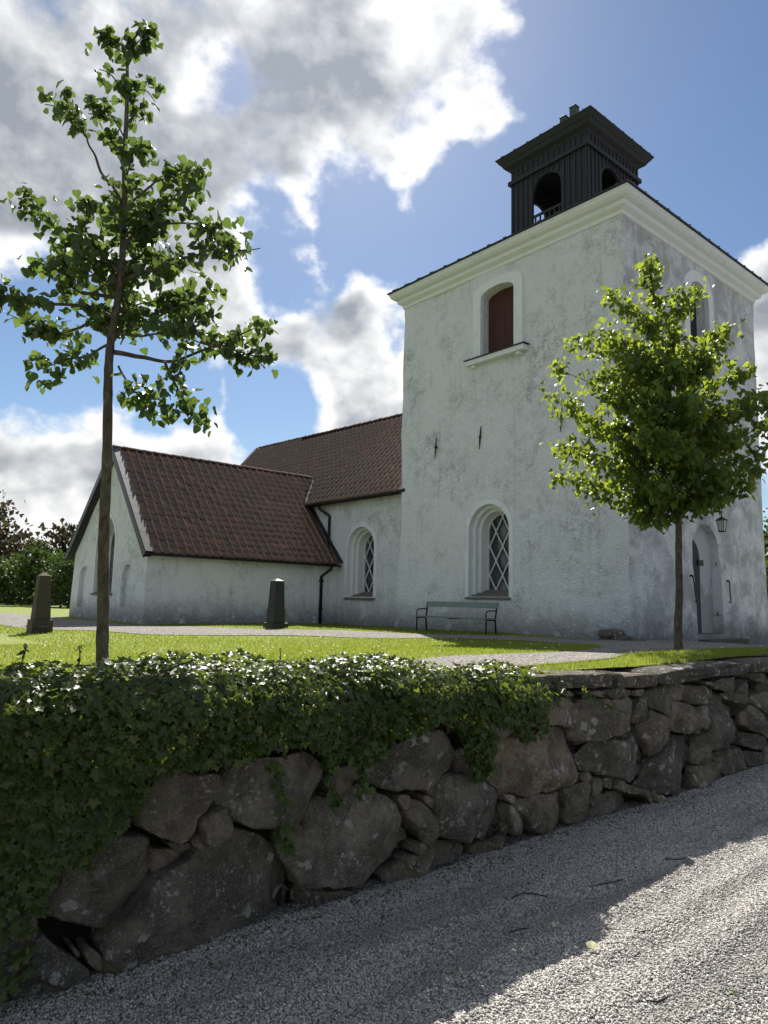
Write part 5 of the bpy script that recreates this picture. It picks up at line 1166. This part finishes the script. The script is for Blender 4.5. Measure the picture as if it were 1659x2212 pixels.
# young linden by the ivy: silhouette branch by branch
lb = np.array([3.85, -13.62, 0.0]); lb[2] = float(gz(lb[0], lb[1])); LD = float(RM[2] @ (lb + np.array([0, 0, 1.5]) - CAM))
def L(a, b, dz=0.): return at_depth(a * .434, 27.4 + b * .434, LD + dz)
T1 = Tree('linden_tree', tuple(lb), 'tall slender young linden with open airy crown rising behind the ivy', 'linden_leaf')
tb = L(512, 3255)
trp = [lb - np.array([0, 0, .1]), L(515, 3000), L(525, 2500), L(540, 1950), L(556, 1640), L(598, 1350), L(624, 1000), L(630, 700), L(640, 400), L(648, 200), L(700, 95)]
T1.trunk(trp, .050, .006)
BR = [([(570, 1690), (700, 1715), (820, 1735), (1000, 1685), (1160, 1610), (1310, 1560)], .020, 60, .45, .5), ([(1000, 1640), (1090, 1655), (1240, 1700), (1370, 1745)], .010, 62, .3, .5), ([(800, 1600), (930, 1620), (1050, 1660)], .009, 26, .2, .3), ([(820, 1735), (870, 1850), (930, 1950), (1000, 2060)], .012, 66, .12, .35),
      ([(590, 1760), (650, 1860), (720, 1920), (790, 1960)], .009, 70, .2, -.3), ([(545, 1650), (430, 1700), (300, 1740), (210, 1755)], .011, 46, .3, -.4), ([(560, 1640), (470, 1550), (300, 1595), (180, 1560), (50, 1500)], .015, 80, .3, .4), ([(570, 1520), (400, 1460), (200, 1445), (0, 1410), (-130, 1370)], .016, 85, .25, -.5),
      ([(590, 1420), (440, 1400), (350, 1350), (330, 1180), (280, 1070), (180, 970), (120, 890)], .016, 110, .25, .4), ([(350, 1340), (250, 1250), (150, 1210)], .008, 46, .2, .2), ([(610, 1340), (760, 1280), (880, 1220), (1050, 1190), (1290, 1170)], .018, 100, .25, -.4), ([(610, 1180), (760, 1000), (880, 900), (1010, 800)], .014, 90, .25, .4),
      ([(640, 960), (740, 870), (790, 830), (880, 808), (1030, 780)], .010, 40, .45, -.3), ([(615, 960), (510, 790), (460, 690), (400, 580), (330, 490), (230, 460)], .012, 62, .5, .3), ([(400, 580), (340, 480), (325, 390)], .006, 30, .35, .1), ([(632, 640), (560, 520), (490, 480)], .007, 40, .3, .2),
      ([(640, 420), (560, 310), (495, 280)], .006, 34, .2, -.2), ([(640, 380), (720, 380), (765, 440)], .005, 26, .2, .2), ([(646, 230), (560, 160), (480, 110)], .006, 44, .2, -.1), ([(660, 180), (700, 130), (720, 70)], .006, 60, .0, .0), ([(600, 1480), (800, 1500), (900, 1420), (930, 1340)], .010, 60, .3, .4), ([(800, 1500), (950, 1440), (1060, 1430)], .007, 40, .3, .2),
      ([(600, 1300), (450, 1150), (390, 1090)], .009, 60, .2, -.3), ([(620, 1050), (480, 990), (410, 980)], .008, 50, .2, .3), ([(620, 1100), (800, 1060), (960, 1050), (1110, 1080)], .011, 80, .25, .2), ([(590, 1600), (780, 1600), (920, 1560), (1010, 1530)], .010, 60, .25, -.3), ([(632, 560), (680, 480), (710, 470)], .005, 26, .2, .1), ([(630, 720), (700, 670), (730, 660)], .005, 30, .1, .1), ([(632, 640), (550, 640), (520, 660)], .005, 26, .1, .1)]
for pts, r0, nl_, st_, dz in BR:
    n = len(pts); T1.branch([L(a, b, dz * (i / (n - 1)) * random.uniform(.5, 1.0)) for i, (a, b) in enumerate(pts)], r0, .003, int(nl_ * (1.45 if pts[-1][1] > 700 else 1.1)), st_, .115 if pts[-1][1] > 700 else .085, (.042, .082))
for k in range(24):       # leafy heart of the crown, all round the stem
    b = random.uniform(760, 1680); wd = np.interp(b, [700, 1000, 1400, 1680], [70, 170, 230, 150]); i = int(np.interp(b, [95, 1640], [0, 1]))
    x0 = np.interp(b, [700, 1000, 1350, 1640], [630, 624, 598, 556]); an = random.uniform(0, 2 * PI)
    p0 = L(x0, b + 60); rad = wd * .434 / F_PX * LD * random.uniform(.6, 1.15)
    hd = RM[0] * math.cos(an) + np.array([-RM[0][1], RM[0][0], 0]) * math.sin(an)
    T1.branch([p0, p0 + hd * rad * .5 + np.array([0, 0, .10]), p0 + hd * rad + np.array([0, 0, .17])], .007, .003, 38, .3, .12, (.045, .082))
nleaf1 = T1.finish()

# fuller linden in front of the tower corner
rb = ground_at(1466, 1406); RD = float(RM[2] @ (rb + np.array([0, 0, 1.5]) - CAM))
def Rr(px, py, dz=0.): return at_depth(px, py, RD + dz)
T2 = Tree('linden_tree', tuple(rb), 'bushy young linden with dense bright green crown before the tower corner', 'linden_leaf_light')
T2.trunk([rb - np.array([0, 0, .1]), Rr(1466, 1350), Rr(1467, 1200), Rr(1463, 1040), Rr(1452, 900), Rr(1436, 760), Rr(1412, 640), Rr(1400, 568)], .070, .008)
def tx(py): return np.interp(py, [568, 640, 760, 900, 1040, 1200], [1400, 1412, 1436, 1452, 1463, 1467])
TIPS = [(1400, 566, 0, 45), (1385, 600, .1, 34), (1322, 640, .2, 46), (1345, 660, -.2, 40), (1430, 640, .2, 40), (1500, 622, -.1, 46), (1488, 660, .2, 40), (1236, 742, .3, 60), (1270, 720, -.3, 50), (1310, 720, .5, 60), (1585, 705, .2, 60), (1560, 740, -.3, 60), (1210, 800, -.2, 60), (1193, 865, .3, 70), (1225, 880, -.4, 70), (1182, 955, .2, 75), (1215, 960, -.4, 70), (1188, 1030, .1, 65), (1240, 1030, .5, 60),
        (1612, 800, .1, 70), (1655, 850, .3, 80), (1700, 900, -.2, 70), (1665, 960, -.3, 75), (1630, 1010, .3, 75), (1620, 1050, -.2, 60), (1310, 1080, .2, 65), (1360, 1115, -.2, 55), (1400, 1125, .4, 60), (1330, 960, .9, 80), (1380, 880, -.9, 80), (1500, 900, -1.0, 90), (1540, 960, .9, 90), (1450, 960, -1.1, 90), (1460, 800, -.8, 80), (1420, 750, .8, 80), (1520, 820, .8, 80), (1300, 850, -.7, 80), (1350, 780, -.6, 80),
        (1560, 1040, -.6, 70), (1500, 1060, .7, 70), (1420, 1050, -.8, 80), (1300, 1000, -.7, 80), (1580, 880, -.7, 80), (1400, 700, -.4, 60), (1465, 720, .4, 60), (1540, 1075, .1, 50), (1450, 1000, .9, 80), (1260, 920, .6, 70), (1280, 810, .2, 70), (1400, 940, -1.1, 80), (1370, 830, .6, 80), (1440, 880, 1.1, 80), (1600, 940, .5, 70), (1505, 980, -.9, 80)]
for px, py, dz, nl_ in TIPS:
    s0 = py + abs(px - tx(py)) * random.uniform(.35, .6) + 40; s0 = min(s0, 1110); x0 = tx(s0)
    mx_, my_ = x0 + (px - x0) * .5, s0 + (py - s0) * .62
    T2.branch([Rr(x0, s0), Rr(mx_, my_, dz * .55), Rr(px, py, dz)], .016 if abs(px - x0) > 120 else .010, .003, int(nl_ * 2.1), .22, .17, (.055, .10))
for k in range(60):
    py = random.uniform(720, 1080); wd = np.interp(py, [700, 850, 1000, 1080], [90, 190, 210, 140]); an = random.uniform(0, 2 * PI); p0 = Rr(tx(py), py + 40)
    rad = wd / F_PX * RD * random.uniform(.35, 1.05); hd = RM[0] * math.cos(an) + np.array([-RM[0][1], RM[0][0], 0]) * math.sin(an)
    T2.branch([p0, p0 + hd * rad * .5 + np.array([0, 0, .12]), p0 + hd * rad + np.array([0, 0, .2])], .008, .003, 84, .3, .17, (.055, .10))
nleaf2 = T2.finish()

# far trees and shrubs beyond the lawn
def far_tree(name, base, h, r, label, mat, cat='tree', nleaf=2600, lsize=.3, trunk_h=.25, airy=False, group=None):
    o = thing(name, base, label, cat, group); b = np.array(base, float); rs = np.random.default_rng(int(abs(base[0] * 7 + base[1] * 3)))
    MB().tube([tuple(b - (0, 0, .3)), tuple(b + (0, 0, h * trunk_h)), tuple(b + (.1, .1, h * .75))], [r * .10, r * .08, .03], 8).build('trunk' if cat == 'tree' else 'stem', 'bark', o)
    nc = 26; cl = rs.normal(0, 1, (nc, 3)); cl /= np.linalg.norm(cl, axis=1, keepdims=True); cl *= rs.uniform(.35, .95, (nc, 1)) ** .6
    cen = b + np.array([0, 0, h * (trunk_h + 1) / 2]); sc = np.array([r, r, h * (1 - trunk_h) / 2])
    if airy:
        for c in cl: MB().tube([tuple(b + (0, 0, h * trunk_h)), tuple((b + (0, 0, h * .45)) * .5 + (cen + c * sc) * .5), tuple(cen + c * sc)], [.06, .04, .015], 5).build('branch', 'bark', o)
    ix = rs.integers(0, nc, nleaf); P_ = cen + cl[ix] * sc + rs.normal(0, 1, (nleaf, 3)) * sc * (.15 if airy else .24)
    P_ = P_[P_[:, 2] > b[2] + .05]; n = len(P_); N_ = rs.normal(0, 1, (n, 3)) + (0, 0, .4)
    bv, bf = leaf_shape('linden'); V, Fc = scatter(bv, bf, P_, basis_from(N_, rs.uniform(0, 6, n)), rs.uniform(.6, 1.2, n) * lsize)
    c = link('crown', np_mesh('crown', V, Fc), mat, o); c['kind'] = 'stuff'; return o
def far_at(px, py, D):
    q = CAM + raydir(px, py) * D; return (q[0], q[1], -.05)
far_tree('copper_beech', far_at(-60, 1300, 62), 8.2, 4.6, 'dark brownish copper beech beyond the lawn at the churchyard edge', 'copper_leaf', nleaf=4200, lsize=.38, trunk_h=.12)
far_tree('leafy_shrub', far_at(95, 1300, 48), 3.7, 1.9, 'rounded green shrub behind the brown obelisk gravestone', 'far_leaf', 'shrub', 2600, .22, .05)
far_tree('leafy_shrub', far_at(25, 1300, 52), 3.3, 2.4, 'low pale green shrub under the copper beech', 'far_leaf', 'shrub', 2400, .24, .05)
far_tree('leafy_shrub', far_at(150, 1300, 46), 3.1, 1.6, 'dark green shrub close to the chapel gable corner', 'far_leaf', 'shrub', 2200, .20, .05)
far_tree('maple_tree', far_at(125, 1300, 58), 6.6, 2.5, 'thin airy tree with dark leaves beside the chapel gable', 'copper_leaf', nleaf=1100, lsize=.30, trunk_h=.45, airy=True)
for k, (px, D, h, r, lab) in enumerate([(-220, 70, 7, 4.5, 'broad green tree behind the copper beech'), (260, 85, 5, 4, 'green tree hidden behind the chapel'), (1690, 60, 8.2, 2.6, 'green tree seen just past the tower'), (1800, 48, 7, 3.5, 'rounded green tree beyond the tower and church door'), (-420, 60, 8, 5, 'tall green tree at the far end of the lawn')]):
    far_tree('broadleaf_tree', far_at(px, 1300, D), h, r, lab, 'far_leaf', nleaf=2800, lsize=.34, trunk_h=.1)
hd = thing('hedge', far_at(40, 1300, 56), 'low dark clipped hedge along the far lawn edge', 'hedge')
hq = [far_at(px, 1300, 57) for px in np.linspace(-500, 175, 14)]
P_ = np.concatenate([np.array(q) + np.stack([rng.uniform(-1.7, 1.7, 420), rng.uniform(-1.7, 1.7, 420), rng.uniform(0, 1.7, 420)], 1) for q in hq])
bv, bf = leaf_shape('linden'); V, Fc = scatter(bv, bf, P_, basis_from(rng.normal(0, 1, (len(P_), 3)) + (0, 0, .3), rng.uniform(0, 6, len(P_))), rng.uniform(.15, .3, len(P_)))
o = link('foliage', np_mesh('foliage', V, Fc), 'copper_leaf', hd); o['kind'] = 'stuff'

# ------------------------------------------------------------------ grass blades on the lawn (uncountable)
def blades(n, xr, yr, hh, ww, keep):
    x = rng.uniform(*xr, n); y = rng.uniform(*yr, n); k = keep(x, y); x, y = x[k], y[k]; n = len(x); z_ = gz(x, y); a = rng.uniform(0, 2 * PI, n); w_ = ww * rng.uniform(.6, 1.3, n); h_ = hh * rng.uniform(.4, 1.3, n)
    dx, dy = np.cos(a) * w_, np.sin(a) * w_; lx_, ly_ = rng.normal(0, .4, n) * h_, rng.normal(0, .4, n) * h_
    return np.stack([np.stack([x - dx, y - dy, z_ - .004], 1), np.stack([x + dx, y + dy, z_ - .004], 1), np.stack([x + lx_, y + ly_, z_ + h_], 1)], 1).reshape(-1, 3)
notpath = lambda x, y: ~inpoly(x + rng.normal(0, .07, len(x)), y + rng.normal(0, .07, len(x)), PATH) & (((x - 5.05) ** 2 + (y + 7.55) ** 2 > rng.uniform(.02, .35, len(x))))
B = [blades(60000, (3.2, 5.75), (-16, -5), .035, .0035, lambda x, y: notpath(x, y)), blades(90000, (-3, 3.6), (-15.5, -3), .035, .006, lambda x, y: notpath(x, y)),
     blades(50000, (-13, -3), (-12, .2), .035, .009, lambda x, y: notpath(x, y) & ~((x < -12.2) & (y > -6.9))),
     blades(9000, (4.6, 5.75), (-11.6, -5), .05, .0035, lambda x, y: notpath(x, y) & (x > 5.35)), blades(3000, (4.4, 5.4), (-8.4, -6.4), .10, .004, lambda x, y: (x - rb[0]) ** 2 + (y - rb[1]) ** 2 < .10)]
V = np.concatenate(B); me = np_mesh('grass', V, np.arange(len(V)).reshape(-1, 3)); tag(link('grass', me, 'grass_blade'), 'short blades of grass covering the churchyard lawn', 'grass', kind='stuff')

n = 900; x = np.concatenate([rng.uniform(-9, 5.2, n), rng.uniform(-11, -3, 200)]); y = np.concatenate([rng.uniform(-14.5, -4, n), rng.uniform(-6, -1.5, 200)]); k = ~inpoly(x, y, PATH) & ~((x < -11.9) & (y > -7)); x, y = x[k], y[k]; n = len(x)
fv = np.array([(math.cos(2 * PI * i / 6), math.sin(2 * PI * i / 6), 0) for i in range(6)] + [(0, 0, .3)]); V, Fc = scatter(fv, [(i, (i + 1) % 6, 6) for i in range(6)], np.stack([x, y, gz(x, y) + .035], 1), basis_from(rng.normal(0, .35, (n, 3)) + (0, 0, 1), rng.uniform(0, 6, n)), rng.uniform(.006, .014, n))
tag(link('daisies', np_mesh('daisies', V, Fc), 'daisy'), 'tiny white daisies scattered through the mown lawn', 'flowers', kind='stuff')
# ------------------------------------------------------------------ loose gravel on the road (uncountable)
n = 430000; x = rng.uniform(5.95, 9.2, n); y = rng.uniform(-15.6, -6.5, n)
d3 = (RM @ (np.stack([x, y, np.full(n, ROAD_Z)], 1) - CAM).T).T; pxs = CX + F_PX * d3[:, 0] / np.maximum(d3[:, 2], .05); pys = CY - F_PX * d3[:, 1] / np.maximum(d3[:, 2], .05)
k = (d3[:, 2] > .6) & (pxs > -150) & (pxs < 1850) & (pys < 2350) & (rng.uniform(0, 1, n) < np.clip(4.5 / d3[:, 2], .25, 1)); x, y = x[k], y[k]; n = len(x)
oct_v = np.array([(1, 0, 0), (-1, 0, 0), (0, 1, 0), (0, -1, 0), (0, 0, .7), (0, 0, -.7)], float); oct_f = [(0, 2, 4), (2, 1, 4), (1, 3, 4), (3, 0, 4), (2, 0, 5), (1, 2, 5), (3, 1, 5), (0, 3, 5)]
S_ = rng.uniform(.0035, .0085, n) * np.clip((RM @ (np.stack([x, y, np.full(n, ROAD_Z)], 1) - CAM).T)[2] / 4.5, 1, 1.5); P_ = np.stack([x, y, roadz(x, y) + S_ * .25], 1)
R3 = basis_from(rng.normal(0, .5, (n, 3)) + (0, 0, 1), rng.uniform(0, 6.28, n))
V, Fc = scatter(oct_v, oct_f, P_, R3, S_); V = V.reshape(n, 6, 3); V += rng.normal(0, .18, V.shape) * S_[:, None, None]; V = V.reshape(-1, 3)
tag(link('gravel', np_mesh('gravel', V, Fc), 'pebble'), 'loose grey and white chippings strewn on the road', 'gravel', kind='stuff')

n = 900; x = 5.98 + np.abs(rng.normal(0, .14, n)); y = rng.uniform(-14.8, -6.8, n); bv, bf = leaf_shape('long')
V, Fc = scatter(bv, bf, np.stack([x, y, roadz(x, y) + .008], 1), basis_from(rng.normal(0, .3, (n, 3)) + (0, 0, 1), rng.uniform(0, 6.28, n)), rng.uniform(.012, .035, n))
tag(link('leaf_litter', np_mesh('leaf_litter', V, Fc), 'litter'), 'dark dry leaf litter gathered along the foot of the stone wall', 'leaf litter', kind='stuff')
# ------------------------------------------------------------------ small things
def road_pt(px, py):
    d = raydir(px, py); return CAM + d * ((ROAD_Z - CAM[2]) / d[2])
Z7 = src(2000, 3200, 3024)
TW_ = [[(150, 370), (230, 350), (330, 350)], [(630, 355), (690, 350), (720, 360)], [(1000, 305), (1080, 310), (1140, 300)], [(740, 290), (800, 272), (860, 270)], [(530, 485), (610, 468), (735, 440)], [(30, 555), (100, 528), (180, 535), (250, 550)], [(920, 1060), (1000, 1090), (1110, 1080)], [(1200, 995), (1270, 988), (1400, 985)], [(870, 1215), (950, 1225), (1020, 1195)], [(830, 780), (900, 770), (960, 790)], [(10, 780), (70, 760), (120, 755)]]
for k, pts in enumerate(TW_):
    q = [road_pt(*Z7(a, b)) + np.array([0, 0, .012]) for a, b in pts]; shade = k < 6 or k == 10
    o = MB().tube([tuple(p_) for p_ in smooth_path(q, 4)], .0035, 5).build('twig', 'twig_wood')
    tag(o, 'thin dark twig lying on the shaded gravel near the wall' if shade else 'thin brown twig lying on the sunlit gravel', 'twig', 'twigs in the shade' if shade else 'twigs in the sun')
def flat_leaf(px, py, s_, mat, label, kind='linden', rz=0.):
    q = road_pt(px, py); bv, bf = leaf_shape(kind); me = bpy.data.meshes.new('fallen_leaf'); me.from_pydata([tuple(v * s_) for v in bv], [], bf); me.update()
    o = link('fallen_leaf', me, mat, None, Matrix.Translation((q[0], q[1], q[2] + .022)) @ Matrix.Rotation(rz, 4, 'Z') @ Matrix.Rotation(.25, 4, 'X')); tag(o, label, 'leaf')
flat_leaf(*Z7(535, 895), .05, 'fallen_leaf', 'pale upturned leaf fallen on the sunlit gravel', rz=.6)
flat_leaf(*Z7(1470, 1195), .03, 'linden_leaf_light', 'small yellow green leaf fallen on the sunlit gravel', rz=2.)
# weeds sprouting from the ivy
def weed(px, py_top, x, label, nl_=9, lean=.05):
    top_ = on_x(px, py_top, x); b = np.array([top_[0], top_[1] - lean, float(ivy_top(np.array([top_[1]]))[0]) - .05]); o = thing('weed_plant', tuple(b), label, 'plant')
    q = smooth_path([b, b * .5 + top_ * .5 + (0, .01, 0), top_], 4); MB().tube([tuple(p_) for p_ in q], .003, 5).build('stem', 'twig_wood', o)
    Q = np.array(q); bv, bf = leaf_shape('long'); k = rng.integers(len(Q) // 3, len(Q), nl_)
    for i in k:
        me = bpy.data.meshes.new('leaf'); me.from_pydata([tuple(v) for v in bv], [], bf); me.update(); R = basis_from(np.array([[rng.normal(0, .6), rng.normal(0, .6), .8]]), np.array([rng.uniform(0, 6.28)]))[0]
        s_ = rng.uniform(.025, .05); mt = Matrix.Identity(4)
        for a_ in range(3):
            for b_ in range(3): mt[a_][b_] = R[a_, b_] * s_
            mt[a_][3] = Q[i][a_]
        link('leaf', me, 'weed_leaf', o, mt)
weed(55, 1405, 5.6, 'brown tipped weed stem sprouting from the ivy, well away from the linden trunk', 10)
weed(105, 1428, 5.6, 'short bent weed with broad drooping leaves in the ivy', 10, -.04)
weed(172, 1395, 5.6, 'upright thin leaved weed beside the linden trunk', 12, .01)
weed(300, 1415, 5.6, 'wispy weed with seed heads behind the ivy', 5, .02)
weed(380, 1412, 5.8, 'leafy green shoot leaning out of the ivy', 6, -.06)
weed(605, 1400, 5.6, 'single fine grass stalk standing above the ivy', 3, .01)
print('leaves', nleaf1, nleaf2, 'ivy', len(Pf) + len(Pt), 'pebbles', n)
